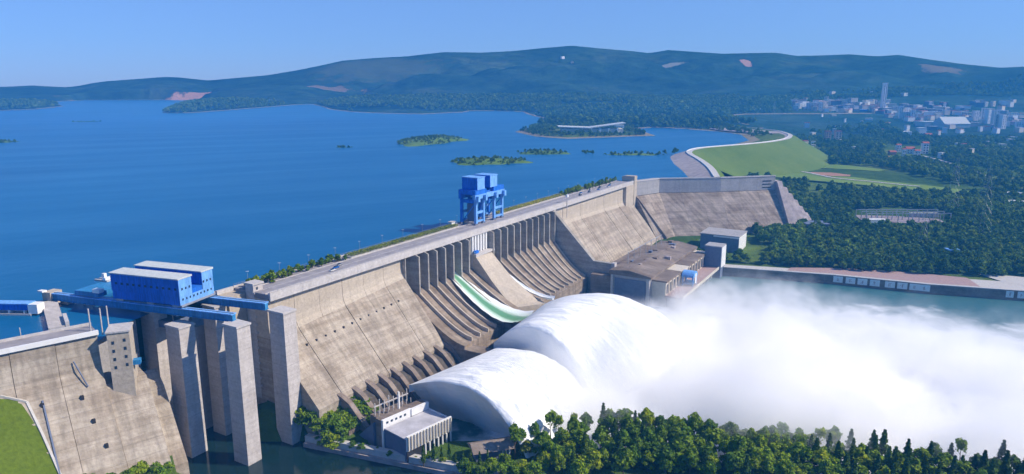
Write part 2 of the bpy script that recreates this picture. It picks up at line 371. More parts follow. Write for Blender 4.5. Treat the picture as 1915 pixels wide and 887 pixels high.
LOWPOLY = np.array([(-2000., 150.), DAM(-60, -40, 0)[:2], DAM(0, -16, 0)[:2], DAM(597, -14, 0)[:2], DAM(645, 8, 0)[:2], DAM(702, 80, 0)[:2], DAM(760, 139, 0)[:2]] + [tuple(c_) for c_ in crest[:12]] + [(930, 2600), (15000, 2600), (15000, -2000), (-2000, -2000)])
def smooth(x): x = np.clip(x, 0, 1); return x * x * (3 - 2 * x)
def height(X, Y):
    X = np.asarray(X, float); Y = np.asarray(Y, float)
    dist = np.hypot(X, Y); az = np.arctan2(X, Y)
    ins = inside(X, Y, lake_poly); ds = seg_dist(X, Y, lake_poly)
    low = np.interp(Y, [300, 790, 900, 1100, 1400, 2000, 2700, 4000, 6000], [8, 9.5, 14, 20, 30, 36, 50, 66, 80]) + vnoise(X, Y, 260, 3) * 12 * smooth((Y - 820) / 300)
    high = 79.5 + 45 * (1 - np.exp(-ds / 420)) * (0.6 + 1.6 * np.clip(vnoise(X, Y, 900, 5) + .35, 0, 1)) * smooth((Y - 2500) / 2200 + .10) + np.minimum(ds * .05, 6) - 1.2 * (ds < 30)
    wl_ = inside(X, Y, LOWPOLY) * np.where(Y < 1020, 1.0, smooth(seg_dist(X, Y, LOWPOLY) / 70)) * (1 - smooth((Y - 2500) / 1400) * .999)
    wl_ = np.where(Y >= 2600, 0, wl_)
    h = high * (1 - wl_) + low * wl_
    h = np.where(Y > 2400, np.where(X > 700, np.maximum(h * .0 + (low * (1 - smooth((Y - 2600) / 2500)) + high * smooth((Y - 2600) / 2500)), 0) * smooth((X - 700) / 500) + h * (1 - smooth((X - 700) / 500)), h), h)
    # hills
    ridge = np.interp(az, r_az, r_h)
    f1 = smooth((dist - 7300) / (RD - 7300)) ** 1.2
    back = 1 - .6 * smooth((dist - RD) / 5000)
    rdg = (1 - np.abs(vnoise(X, Y, 1500, 23)) * 5.0)
    rel = vnoise(X, Y, 2300, 11) * 330 + vnoise(X, Y, 700, 17) * 230 + np.clip(rdg, -.6, 1) * 95
    fore = .50 * np.clip(ridge - 90, 60, 420) * np.exp(-((dist - 7500) / 800) ** 2) * np.clip(.75 + 3.2 * vnoise(X, Y, 1900, 41), 0, 1.6)
    hill = fore + (ridge - 90) * f1 * back + rel * smooth((dist - 5000) / 2500) * (1 - smooth((dist - 8600) / 1700)) * np.clip((ridge - 150) / 420, .08, 1)
    h = h * (1 - smooth((dist - 7000) / 2500)) + 90 * smooth((dist - 7000) / 2500) + np.maximum(hill, 0)
    h = np.where(ins & (dist < 9000), 78 - np.minimum(ds * .12, 18) - .6, h)
    # river, banks and the near spit
    near = (Y < 800)
    wall_y = np.interp(X, [230, 343, 424, 502, 900], [750, 716.5, 680, 657, 540])
    riv = np.where((Y < wall_y + 8) & near, -6.0, h)
    s_, t_ = DAM.inv(X, Y) if False else ((X - DAM.o[0]) * DAM.d[0] + (Y - DAM.o[1]) * DAM.d[1], (X - DAM.o[0]) * DAM.n[0] + (Y - DAM.o[1]) * DAM.n[1])
    sy = np.interp(X, SHORE[:, 0], SHORE[:, 1]); by = np.interp(X, BASIN[:, 0], BASIN[:, 1])
    spit = near & (X > -122) & (Y > sy + 4) & (Y < by)
    riv = np.where(spit, 4.6 + vnoise(X, Y, 40, 9) * 1.5, riv)
    garden = near & (s_ > -14) & (s_ < 62) & (t_ < 58) & (t_ > -10) & (Y > sy)
    riv = np.where(garden, np.interp(t_, [-10, 10, 30, 42, 58], [18, 16, 13, 9, 4.5]), riv)
    return np.where(near, riv, h)
def hz(x, y): return float(height(np.array([x]), np.array([y]))[0])
def hit(px, py):
    """where a line of sight meets the land"""
    d = ray(px, py); k = np.geomspace(300, 16000, 900); P = np.array([0, 0, CAM_H])[None] + d[None] * k[:, None]
    H = height(P[:, 0], P[:, 1]); i = np.argmax(P[:, 2] < H)
    if i == 0: i = len(k) - 1
    a_, b_ = P[max(i - 1, 0)], P[i]; ha, hb = P[max(i - 1, 0), 2] - H[max(i - 1, 0)], P[i, 2] - H[i]
    t = ha / (ha - hb + 1e-9); q = a_ + (b_ - a_) * min(max(t, 0), 1); return np.array([q[0], q[1], hz(q[0], q[1])])

def np_grid(name, xs, ys, mat, zoff=0.0, keep=None):
    X, Y = np.meshgrid(xs, ys, indexing='ij'); Z = height(X, Y) + zoff
    m_, n_ = X.shape; V = np.stack([X, Y, Z], -1).reshape(-1, 3)
    idx = np.arange(m_ * n_).reshape(m_, n_)
    Q = np.stack([idx[:-1, :-1], idx[1:, :-1], idx[1:, 1:], idx[:-1, 1:]], -1)
    if keep is not None: Q = Q[keep((X[:-1, :-1] + X[1:, 1:]) / 2, (Y[:-1, :-1] + Y[1:, 1:]) / 2)]
    Q = Q.reshape(-1, 4)
    me = bpy.data.meshes.new(name); me.vertices.add(len(V)); me.vertices.foreach_set('co', V.ravel().astype(np.float32))
    me.loops.add(len(Q) * 4); me.loops.foreach_set('vertex_index', Q.ravel().astype(np.int32))
    me.polygons.add(len(Q)); me.polygons.foreach_set('loop_start', np.arange(0, len(Q) * 4, 4, dtype=np.int32))
    me.update(calc_edges=True); me.validate()
    me.polygons.foreach_set('use_smooth', np.ones(len(Q), bool)); me.materials.append(mat)
    o = bpy.data.objects.new(name, me); col.objects.link(o); return o
g1 = np_grid('ground', np.arange(-420, 1500.1, 6.0), np.arange(100, 2200.1, 6.0), M['ground']); tag(g1, kind='structure')
gx = np.concatenate([np.arange(-14000, -5000, 220.), np.arange(-5000, 7000, 70.), np.arange(7000, 14001, 220.)])
far = np_grid('hills', gx, np.arange(100, 17000, 75.), M['hill'], -.0, keep=lambda a_, b_: ~((a_ > -420) & (a_ < 1480) & (b_ < 2180))); tag(far, kind='structure')

# water sheets
lw = MB(); wedge = [(-14000, -2000), (-14000, 9500), (1200, 9500), (900, 4500), (450, 3200), (640, 2400)] + [tuple(c) for c in crest[::-1]] + [DAM(735, 110, 0)[:2], DAM(692, 70, 0)[:2], DAM(640, 8, 0)[:2], DAM(600, -4, 0)[:2], DAM(0, -14, 0)[:2], DAM(-4, -60, 0)[:2], DAM(-66, -44, 0)[:2], LEFT(2, -5, 0)[:2], LEFT(-320, -5, 0)[:2], (-1500, -2000)]
lw.poly([(x_, y_, 78.0) for x_, y_ in wedge]); tag(lw.build('reservoir_water', M['lake'], fix=False), kind='structure')
# river below the dam: teal water that turns to boiling white foam round the point where the jets land
m, N, L, p = newmat('river_water'); M['river'] = m
g = N.new('ShaderNodeNewGeometry').outputs['Position']
n = noise_node(N, L, .02, g, 8, .65); n2 = noise_node(N, L, .25, g, 6, .7)
mp = N.new('ShaderNodeMapping'); mp.vector_type = 'POINT'; cx, cy, _ = DAM(150, 285, 0); mp.inputs['Location'].default_value = (-cx - 60, -cy + 60, 0)
L.new(g, mp.inputs[0]); vl = N.new('ShaderNodeVectorMath'); vl.operation = 'LENGTH'; L.new(mp.outputs[0], vl.inputs[0])
dd = math_(N, L, 'DIVIDE', vl.outputs['Value'], 330.0)
ff = math_(N, L, 'SUBTRACT', math_(N, L, 'ADD', 1.12, math_(N, L, 'MULTIPLY', math_(N, L, 'SUBTRACT', n.outputs[0], .5), 1.6)), dd)
foam = ramp(N, L, ff, [(.12, (0, 0, 0)), (.42, (1, 1, 1))]).outputs[0]
wc = ramp(N, L, n2.outputs[0], [(.3, (.015, .09, .11)), (.62, (.04, .15, .16)), (.78, (.35, .5, .5))]).outputs[0]
L.new(mix(N, L, foam, wc, (.84, .86, .88)), p.inputs['Base Color']); p.inputs['Roughness'].default_value = .5; p.inputs['Specular IOR Level'].default_value = .2
bump(N, L, p, n2.outputs[0], .9, 1.5)
rw = MB(); rw.poly([(x_, y_, 0.0) for x_, y_ in [(-118, 378), (-55, 368), (-10, 356), (60, 340), (160, 312), (320, 262), (900, 100), (1500, 100), (1500, 760), (240, 760), DAM(500, 100, 0)[:2], DAM(380, 10, 0)[:2], DAM(60, 20, 0)[:2]]])
tag(rw.build('river_water', M['river'], fix=False), kind='structure')
cw = MB(); cw.poly([(x_, y_, 0.0) for x_, y_ in [(-330, 60), (900, 60), (900, 96), (318, 258), (158, 308), (60, 336), (-10, 352), (-55, 364), (-119, 379), DAM(6, -4, 0)[:2], DAM(0, -120, 0)[:2], DAM(-110, -120, 0)[:2], (-330, 280)]])
tag(cw.build('channel_water', M['channel'], fix=False), kind='structure')
M['stone'] = concrete('dark_concrete', (.10, .09, .08), (.17, .15, .13), (.6, .6, .6), .5, lines=False)  # darker concrete for the channels between the outlet piers

# ============================================================ MAIN DAM
dam = thing('concrete_dam', 'long beige concrete gravity dam with two rows of tall spillway bays between plain sloping faces', 'dam', DAM(0, 0, 0))
DO = tuple(dam.location)
def part(mb, name, mat, parent=dam, org=DO, label=None, smooth=False):
    o = mb.build(name, mat, parent, org, smooth)
    if label: o['label'] = label
    return o
def zbreak(s): return 61 + s * .07
def face_profile(zb, ttoe, ztoe, off=0.0, zcrest=82.6, tup=-29.0):
    # vertical upper wall, hollow curve, then the long slope
    return [(tup, -8), (tup, zb - 2.6), (1.2 + off, zb - 2.6), (4.0 + off, zb - 6), (ttoe + off, ztoe), (ttoe + off, -8)]
def upper_profile(zb, off=0.0, zcrest=82.6, tup=-29.0):
    return [(tup, zb - 2.55), (tup, zcrest), (-1 + off, zcrest), (-1 + off, zb + 5), (-.4 + off, zb + 1), (1.35 + off, zb - 2.55)]
# plain blocks on the left, each a monolith with an open joint
N1 = 6
for i in range(N1):
    s0 = i * 123.5 / N1 + .12; s1 = (i + 1) * 123.5 / N1 - .12; off = (0, .35, .1, .45, .15, .3)[i]
    part(MB().prism(DAM, face_profile(zbreak(s0), 37, 22, off), s0, s1, face_profile(zbreak(s1), 37, 22, off)), 'face_block', M['face'])
    part(MB().prism(DAM, upper_profile(zbreak(s0), off * .3), s0, s1, upper_profile(zbreak(s1), off * .3)), 'upper_wall', M['wall'])
# drain openings in the slope: one row
for i in range(13):
    s = 11 + i * 7.9; z = 50.2 + i * .42; zb = zbreak(s)
    t = 4 + (zb - 6 - z) * (37 - 4) / (zb - 6 - 22) + .2
    part(MB().box(DAM, s - .55, s + .55, t - .6, t + .35, z - .8, z + .8), 'drain_opening', M['dark'])
# horizontal lift ledges on the slope, faint relief
for i in range(N1):
    s0 = i * 123.5 / N1 + .3; s1 = (i + 1) * 123.5 / N1 - .3
    for q in (0, 1, 2):
        z = (46, 38, 30)[q] + (i % 3) * .8; zb = zbreak(s0)
        t = 4 + (zb - 6 - z) * 33 / (zb - 28) + (0, .35, .1, .45, .15, .3)[i]
        part(MB().prism(DAM, [(t - 1, z), (t + .35, z - .3), (t + .75, z - .9), (t - 1, z - .9)], s0, s1), 'lift_ledge', M['face'])
# stepped outlet piers along the foot
for i in range(10):
    s = 17 + i * 11.8
    pr = [(30, 26), (38, 23.5), (44, 20.5), (59, 6), (59, -6), (30, -6)]
    part(MB().prism(DAM, pr, s, s + 3.6), 'outlet_pier', M['brown'])
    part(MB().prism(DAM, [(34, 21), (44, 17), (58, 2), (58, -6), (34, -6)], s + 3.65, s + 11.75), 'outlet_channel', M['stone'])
part(MB().box(DAM, 8, 16.9, 30, 52, -6, 9), 'toe_block', M['brown'])
part(MB().box(DAM, 124, 136, 50, 70, -6, 21), 'flip_ledge', M['chute'])
# spillway bays
BAY1 = [124.3 + i * 11.1 for i in range(9)]          # 124..213
PX = [919, 931, 944, 956, 968, 980, 991, 1002, 1013, 1023, 1034]
BAY2 = [240.5 + i * 11.75 for i in range(11)]
def chute_z(t, tend, zend, lo=0.0):
    f = min(max(t / tend, 0), 1); return zend + (55.5 - zend) * (1 - f) ** 1.35 - lo * math.sin(math.pi * min(1, f * 1.15)) * 1.1 + 1.2 * f ** 6
def chute_prof(lo=0.0, tend=60, zend=24):
    return [(-2, 56)] + [(tend * k / 9, chute_z(tend * k / 9, tend, zend, lo)) for k in range(10)] + [(tend, -6), (-2, -6)]
def bay(s0, s1, tend, zend, lo=0.0, gate=True):
    part(MB().prism(DAM, chute_prof(lo, tend, zend), s0, s1), 'chute_floor', M['chute'])
    part(MB().prism(DAM, [(-29, -8), (-29, 82.6), (-9, 82.6), (-9, 60), (-2.2, 54), (-2.2, -8)], s0, s1), 'bay_back', M['grey'])
    part(MB().box(DAM, s0 + .2, s1 - .2, -8.8, -7.6, 57, 74), 'spillway_gate', M['pier'])
def pier(s, tend, zend):
    part(MB().prism(DAM, [(-8, 82.4), (3.2, 82.4), (6.4, 81.2), (6.4, 55), (6.4, 50), (-8, 50)], s - .7, s + .7), 'bay_pier', M['pier'])
    top = [(6.45 + (tend - 7.2) * k / 9, chute_z(6.45 + (tend - 7.2) * k / 9, tend, zend) + 3.0) for k in range(10)]
    bot = [(tend - 1, -5)] + [(6.45, -5)]
    part(MB().prism(DAM, top + bot, s - .6, s + .6), 'divide_wall', M['wall'])
for i in range(8):
    low = 5.0 if i in (5,) else 0.0
    bay(BAY1[i] + .01, BAY1[i + 1] - .01, 54 + 6 * (i > 4), 22.5, low)
for i in range(1, 8): 
    if i not in (99,): pier(BAY1[i], 54 + 6 * (i > 5), 22.5)
for i in range(10): bay(BAY2[i] + .01, BAY2[i + 1] - .01, 54 - i * 1.2, 23.5 - i * .75)
bay(BAY2[10] + .01, 362.3, 42, 16)
for i in range(11): pier(BAY2[i], 54 - i * 1.2, 23.5 - i * .75)
part(MB().box(DAM, 123.4, 124.2, -8, 2.5, 60, 82.3), 'bay_end_wall', M['pier'])
# divide wall block in the middle (top walkway slopes down to a blunt nose)
pl = [(2, 66), (5, 65), (22, 45), (40, 27), (44, 26.4), (44, -6), (2, -6)]
pr_ = [(2, 65), (5, 63.5), (26, 43), (52, 26.5), (60, 25.6), (60, -6), (2, -6)]
part(MB().prism(DAM, pl, 213.3, 239.3, pr_), 'training_wall', M['wall'])
part(MB().box(DAM, 213.2, 239.4, -29, 1.9, -6, 66.2), 'training_wall', M['grey'])
cb = part(MB().box(DAM, 213.2, 239.4, -20, 0, 66.2, 82.5), 'gate_house_wall', M['cream'])
for i in range(6):
    part(MB().box(DAM, 214.2 + i * 4.25, 215.9 + i * 4.25, -.2, 1.3, 66.3, 82.3), 'pilaster', M['white'])
part(MB().box(DAM, 213.6, 243, 1.5, 5.5, 64.6, 66.9), 'ledge', M['crest'])
# big dark training wall on the right of the bays
part(MB().prism(DAM, [(-8, 82.4), (2, 82.2), (4.5, 78.5), (48, 34.6), (67.5, 34.2), (67.5, -6), (-8, -6)], 362.4, 367.4), 'training_wall', M['pier'])
part(MB().box(DAM, 362.2, 367.6, 67.55, 71, -6, 34.9), 'wall_end_pier', M['crest'])
# plain blocks on the right
N2 = 10
for i in range(N2):
    s0 = 367.5 + i * 221 / N2 + .12; s1 = 367.5 + (i + 1) * 221 / N2 - .12; off = (0, .4, .1, .5, .2)[i % 5]
    z0 = 63 - i * .55; z1 = 63 - (i + 1) * .55
    part(MB().prism(DAM, face_profile(z0 + 3, 46, 6, off), s0, s1, face_profile(z1 + 3, 46, 6, off)), 'face_block', M['face'])
    part(MB().prism(DAM, upper_profile(z0 + 3, off * .3), s0, s1, upper_profile(z1 + 3, off * .3)), 'upper_wall', M['wall'])
part(MB().box(DAM, 562, 588.3, -.9, 3.0, 50, 82.4), 'end_pier', M['wall'])
# crest: deck slab, fascia, kerbs, parapets
NS = 24
def crest_run(s0, s1):
    part(MB().box(DAM, s0, s1, -29.6, 1.0, 82.7, 86.0), 'crest_deck', M['deck'])
    part(MB().box(DAM, s0, s1, 1.02, 2.4, 82.3, 87.3), 'fascia', M['crest'])
    part(MB().box(DAM, s0, s1, -30.6, -29.65, 82.3, 87.1), 'upstream_parapet', M['crest'])
for i in range(NS): crest_run(i * 590 / NS + .06, (i + 1) * 590 / NS - .06)
part(MB().box(DAM, .5, 589, -3.0, -2.2, 86.02, 86.35), 'kerb', M['crest'])
part(MB().box(DAM, .5, 589, -20.0, -19.4, 86.02, 86.35), 'kerb', M['crest'])
part(MB().box(DAM, .5, 589, -19.3, -3.1, 86.01, 86.06), 'roadway', M['deck'])
part(MB().box(DAM, 6, 562, -11.3, -11.1, 86.07, 86.08), 'lane_line', M['white'])
for side, b_, z_ in (('downstream', 1.7, 87.32), ('upstream', -30.1, 87.12)):
    for k in range(12):
        a0, a1 = k * 49 + .3, (k + 1) * 49 - .3; mb = MB()
        for q in range(17): mb.box(DAM, a0 + q * 3, a0 + q * 3 + .14, b_ - .07, b_ + .07, z_, z_ + 1.05)
        mb.box(DAM, a0, a1, b_ - .05, b_ + .05, z_ + 1.06, z_ + 1.16); part(mb, 'railing', M['steel'])
# buttress tower at the right end
bt = part(MB().prism(DAM, [(-14, -6), (-14, 92), (-10, 93), (3.5, 93), (3.5, 44), (30, 16), (30, -6)], 588.7, 598), 'buttress', M['wall'])
part(MB().prism(DAM, [(3.6, 66), (8, 62), (47, 16), (52, -6), (3.6, -6)], 596, 603), 'side_wall', M['brown'])
# lift tower near the left end
tw = thing('stair_tower', 'slim concrete stair tower with stacked landings between crane pillars and dam', 'tower', DAM(3, -15, 18))
part(MB().box(DAM, 0, 7, -19, -12, 18, 90), 'shaft', M['pillar'], tw, tuple(tw.location))
part(MB().box(DAM, -.6, 7.6, -19.6, -11.4, 90, 91), 'roof_slab', M['crest'], tw, tuple(tw.location))
for k in range(13):
    part(MB().box(DAM, -.6, 7.3, -12.4, -10.6, 26 + k * 4.9, 27.1 + k * 4.9), 'landing', M['crest'], tw, tuple(tw.location))
    part(MB().box(DAM, 2, 3.4, -12.2, -11.9, 28 + k * 4.9, 29.6 + k * 4.9), 'window', M['glass'], tw, tuple(tw.location))

# ============================================================ RIGHT WING
wing = thing('wing_dam', 'angled right wing of the dam with tall grey parapet wall above a stained beige slope', 'dam', (WING[0][0], WING[0][1], 0))
WO = tuple(wing.location)
def miter(P, off):
    P = [np.array(p_, float) for p_ in P]; out = []
    for i in range(len(P)):
        ds_ = []
        if i > 0: ds_.append((P[i] - P[i - 1]) / np.linalg.norm(P[i] - P[i - 1]))
        if i < len(P) - 1: ds_.append((P[i + 1] - P[i]) / np.linalg.norm(P[i + 1] - P[i]))
        ns = [np.array([d_[1], -d_[0]]) for d_ in ds_]; m_ = sum(ns); m_ = m_ / np.linalg.norm(m_)
        out.append(P[i] + m_ * off / max(.4, float(m_ @ ns[0])))
    return out
def strip_loft(P, prof, name, mat, parent, org, split=True, label=None):
    lines = [(miter(P, o_), z_) for o_, z_ in prof]
    for i in range(len(P) - 1):
        n_ = max(1, int(np.linalg.norm(np.array(P[i + 1]) - np.array(P[i])) / 22)) if split else 1
        for k in range(n_):
            rings = []
            for f_ in ((k + (.004 if split else 0)) / n_, (k + 1 - (.004 if split else 0)) / n_):
                rings.append([tuple(l_[i] * (1 - f_) + l_[i + 1] * f_) + (z_,) for l_, z_ in lines])
            o = MB().loft(rings).build(name, mat, parent, org)
            if label: o['label'] = label
strip_loft(WING, [(-14, -6), (-14, 84.5), (0, 84.5), (0, 66), (-14.0, 60)], 'wall_block', M['grey'], wing, WO)
strip_loft(WING, [(-13, 59), (.6, 65.5), (1.6, 65.5), (44, 8), (44, -6), (-13, -6)], 'slope_block', M['wing'], wing, WO)
strip_loft(WING, [(-1.2, 84.52), (-1.2, 85.9), (.5, 85.9), (.5, 84.52)], 'parapet', M['crest'], wing, WO, False)
# stepped rubble abutment at the far end
we = Frame(WING[3][0], WING[3][1], WING[3][0] - WING[2][0], WING[3][1] - WING[2][1])
for k in range(6):
    MB().prism(we, [(-16, -4), (-16, 78 - k * 9), (4 + k * 1.5, 78 - k * 9), (40, 20 - k * 2), (42, -4)], .2 + k * 8, 8 + k * 8).build('abutment_step', M['riprap'], wing, WO)
for k in range(3):
    MB().box(we, -20, -6, .01, .35, 78 - k * 4.5, 79.2 - k * 4.5).build('wall_groove', M['dark'], wing, WO)
for k, (px_, py_) in enumerate([(1268, 365), (1307, 369), (1322, 369), (1360, 360), (1328, 398), (1382, 399), (1418, 382)]):
    pass

# ============================================================ LEFT WING
lw_ = thing('left_dam_wing', 'near left section of the dam with stained beige slope below a white parapet', 'dam', LEFT(0, 0, 0))
LO = tuple(lw_.location)
for i in range(6):
    a1 = 0 - i * 18.5 - .12; a0 = -(i + 1) * 18.5 + .12; off = (0, .4, .15, .5, .2, .3)[i]
    prl = [(-14, -6), (-14, 82), (-.6 + off, 82), (-.2 + off, 74), (1.0 + off, 66), (4 + off, 60.5), (45 + off, 4), (45 + off, -6)]
    MB().prism(LEFT, prl, a0, a1).build('face_block', M['left'], lw_, LO)
    for z in (50, 38, 26):
        t_ = 4 + off + (60.5 - z) * 41 / 56.5
        MB().prism(LEFT, [(t_ - 1, z), (t_ + .4, z - .3), (t_ + .85, z - 1.0), (t_ - 1, z - 1.0)], a0 + .2, a1 - .2).build('lift_ledge', M['left'], lw_, LO)
MB().prism(LEFT, [(-14, -6), (-14, 57), (4, 57), (6, 55.5), (42, 8), (42, -6)], .1, 19).build('face_block', M['left'], lw_, LO)
MB().prism(LEFT, [(-20, -6), (-20, 50), (-8, 44), (22, 10), (24, -6)], 19.1, 30).build('lower_slope', M['left'], lw_, LO)
MB().box(LEFT, -111, .2, -15, -.2, 82.1, 84.0).build('crest_deck', M['deck'], lw_, LO)
MB().box(LEFT, -111, .4, -.18, 1.0, 83.0, 85.3).build('parapet', M['white'], lw_, LO)
MB().box(LEFT, -111, .4, -16.2, -15.05, 81.6, 85.2).build('upstream_parapet', M['crest'], lw_, LO)
for a_, b_, z in ((-11.5, 0, 55), (-9.2, 0, 44.5), (-6.5, 0, 33.5), (-28, 0, 56)):
    t_ = 4 + (60.5 - z) * 41 / 56.5 + .5
    MB().box(LEFT, a_ - .7, a_ + .7, t_ - 1, t_ + .6, z - 1, z + 1).build('drain_opening', M['dark'], lw_, LO)
# drain pipe down the face
pp = [LEFT(-27.5, 4.9 + (60.5 - z) * 41 / 56.5, z) for z in (58, 10)]
MB().beam(pp[0], pp[1], .7, .5).build('drain_pipe', M['slate'], lw_, LO)
pp = [LEFT(-12, 1.2, 72), LEFT(-8, 6.0, 59)]
MB().beam(pp[0], pp[1], .6, .4).build('drain_pipe', M['slate'], lw_, LO)
# abutment pier with eight windows
ap = thing('abutment_pier', 'square beige pier with two columns of small windows beside the left dam section', 'pier', LEFT(6, 4, 54)); AO = tuple(ap.location)
apf = Frame(LEFT(2.5, 7.2, 0)[0], LEFT(2.5, 7.2, 0)[1], .93, .36)
MB().box(apf, 0, 10, -13, 0, 45, 84.5).build('shaft', M['wall'], ap, AO)
MB().box(apf, -.5, 10.5, -13.5, .5, 84.5, 85.3).build('cap_slab', M['crest'], ap, AO)
for c_ in range(2):
    for k in range(4):
        MB().box(apf, 1.8 + c_ * 5.2, 3.0 + c_ * 5.2, -.3, .12, 78.6 - k * 4.4 + c_ * .9, 80.2 - k * 4.4 + c_ * .9).build('window', M['glass'], ap, AO)
bx_ = MB().box(apf, 10.05, 13.5, -5, -1, 66, 68.4); bo = tag(bx_.build('hoist_box', M['teal_blue'], None, apf(11, -3, 66)), 'small dark blue hoist box fixed to the side of the windowed pier', 'hoist')

# ============================================================ SHIP LIFT PILLARS AND CRANE
GD = Frame(*DAM(-31.5, 8, 0)[:2], DAM.d[0] * .22 + DAM.n[0] * .975, DAM.d[1] * .22 + DAM.n[1] * .975)   # a runs downstream along the rail, b to the right (towards camera-left is +)
def pillar(label, s, t, ws, wt, z0, z1, cap=True, base=None):
    o = thing('crane_pillar', label, 'pillar', DAM(s, t, z0), 'tall concrete pillars carrying the ship lift rails'); oo = tuple(o.location)
    MB().box(DAM, s - ws / 2, s + ws / 2, t - wt / 2, t + wt / 2, z0, z1, .35).build('shaft', M['pillar'], o, oo)
    if cap: MB().box(DAM, s - ws / 2 - .5, s + ws / 2 + .5, t - wt / 2 - .5, t + wt / 2 + .5, z1, z1 + 1.1).build('cap', M['crest'], o, oo)
    if base: MB().box(DAM, s - ws / 2 - 1.6, s + ws / 2 + 1.6, t - wt / 2 - 1.6, t + wt / 2 + 1.6, -6, base).build('plinth', M['pillar'], o, oo)
    return o
pillar('leftmost of the three front concrete pillars, standing in dark water', -43, -21, 9.5, 12, -6, 76.5)
pillar('middle front pillar standing in dark water under the end of the lower blue girder', -33, 14, 8.5, 11, -6, 80)
pillar('right front pillar beside the green bank under the end of the upper blue girder', -4, 16.5, 9, 12, -6, 80)
pillar('wide rear pillar behind the leftmost front pillar, standing on a plinth', -38, -53, 8, 13, 20, 80, base=20)
pillar('dark rear pillar just left of the middle front pillar', -17, -26, 8, 11, -6, 80)
pillar('short rear pillar seen through the gap between the two tallest front pillars', -27, -47, 7, 8, 22, 79, base=22)
def girder(label, b, a0, a1):
    o = thing('rail_girder', label, 'girder', GD((a0 + a1) / 2, b, 80), 'blue ship lift rail girders'); oo = tuple(o.location)
    n_ = 5
    for k in range(n_):
        x0 = a0 + (a1 - a0) * k / n_; x1 = a0 + (a1 - a0) * (k + 1) / n_
        MB().box(GD, x0 + .05, x1 - .05, b - 1.3, b + 1.3, 81.2, 84.6).build('web', M['teal_blue'], o, oo)
        MB().box(GD, x0 + .02, x1 - .02, b - 2.0, b + 2.0, 84.6, 85.1).build('top_flange', M['pale_and_lit_blue'], o, oo)
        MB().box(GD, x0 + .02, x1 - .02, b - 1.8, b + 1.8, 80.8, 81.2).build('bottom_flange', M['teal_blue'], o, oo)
    MB().box(GD, a0, a1, b - .15, b + .15, 85.1, 85.5).build('rail', M['steel'], o, oo)
girder('long near blue rail girder running from the reservoir tower to the middle pillar', 0, -128, 2)
girder('upper blue rail girder behind the blue crane house ending on the right pillar', -22.5, -100, 6)
# crane house: two long roofs over a blue body
HS = 8.0
hs = thing('ship_lift_crane', 'big blue ship lift crane house with two pale flat roofs riding on the blue girders', 'crane', GD((-60 + HS), -11, 85)); HO = tuple(hs.location)
def H(mb, name, mat, par=hs): return mb.build(name, mat, par, HO)
H(MB().box(GD, (-88 + HS), (-40 + HS), -24.0, 1.6, 86.6, 91.5), 'body', M['blue'])
h1 = H(MB().box(GD, (-88 + HS), (-40 + HS), -7.5, 2.0, 91.5, 101.5), 'near_hall', M['blue'])
h2 = H(MB().box(GD, (-88 + HS), (-40 + HS), -24.4, -15.8, 91.5, 101.5), 'rear_hall', M['blue'])
H(MB().box(GD, (-88 + HS), (-40.05 + HS), -15.7, -7.6, 91.55, 94), 'link_block', M['blue'])
for b0, b1, hh in ((-8.1, 2.6, h1), (-25.0, -15.2, h2)):
    H(MB().hexa([GD((-88.6 + HS), b0, 101.5), GD((-39.4 + HS), b0, 101.5), GD((-39.4 + HS), b1, 101.5), GD((-88.6 + HS), b1, 101.5), GD((-88.6 + HS), b0, 102.5), GD((-39.4 + HS), b0, 102.5), GD((-39.4 + HS), b1, 102.1), GD((-88.6 + HS), b1, 102.1)]), 'roof', M['roofw'], hh)
H(MB().box(GD, (-39.98 + HS), (-39.6 + HS), -24.4, 2.0, 86.7, 101.4) if False else MB().box(GD, (-39.98 + HS), (-39.7 + HS), -24.4, 2.0, 86.7, 91.4), 'end_panel', M['pale_and_lit_blue'])
H(MB().box(GD, (-39.98 + HS), (-39.7 + HS), -7.5, 2.0, 91.45, 101.4), 'end_panel', M['pale_and_lit_blue']); H(MB().box(GD, (-39.98 + HS), (-39.7 + HS), -24.4, -15.8, 91.45, 101.4), 'end_panel', M['pale_and_lit_blue'])  # sunlight on the crane house ends put into their lighter blue
for k in range(9):
    b = -.2 - k * 2.75
    if k in (0, 1, 2, 6, 7, 8): H(MB().box(GD, (-39.7 + HS), (-39.55 + HS), b - .55, b + .55, 95.2, 96.5), 'window', M['glass'])
    H(MB().box(GD, (-39.7 + HS), (-39.55 + HS), b - .5, b + .5, 89.3, 90.5), 'window', M['glass'])
H(MB().box(GD, (-40.1 + HS), (-38.8 + HS), -24.4, 2.0, 85.9, 86.9), 'walkway', M['steel'])
for k in range(11): H(MB().box(GD, (-85 + HS) + k * 4.2, (-83.4 + HS) + k * 4.2, 2.0, 2.12, 95.4, 96.6), 'window', M['glass'])
for a_ in ((-84 + HS), (-62 + HS), (-44 + HS)):
    for b in (0, -22.5): H(MB().box(GD, a_ - 2.5, a_ + 2.5, b - 1.0, b + 1.0, 85.1, 86.6), 'wheel_truck', M['steel'])
# cross beams between the girders upstream, trolley and hoist
cbm = thing('trolley_beam', 'blue cross beam with a pale winch cabin resting on the near girder', 'beam', GD(-106, -10, 85)); CO = tuple(cbm.location)
MB().box(GD, -110, -92, -23, 1, 85.7, 88.4).build('beam', M['teal_blue'], cbm, CO)
MB().box(GD, -95, -90, -1.5, 2.0, 88.5, 90.6).build('cabin', M['white'], cbm, CO)
MB().box(GD, -116, -106, -24, -18, 88.5, 89.6).build('platform', M['crest'], cbm, CO); MB().box(GD, -112, -110, -22, -20, 89.6, 93.0).build('winch', M['white'], cbm, CO); MB().box(GD, -109, -107, -23, -18, 89.6, 91.0).build('winch_drum', M['white'], cbm, CO)
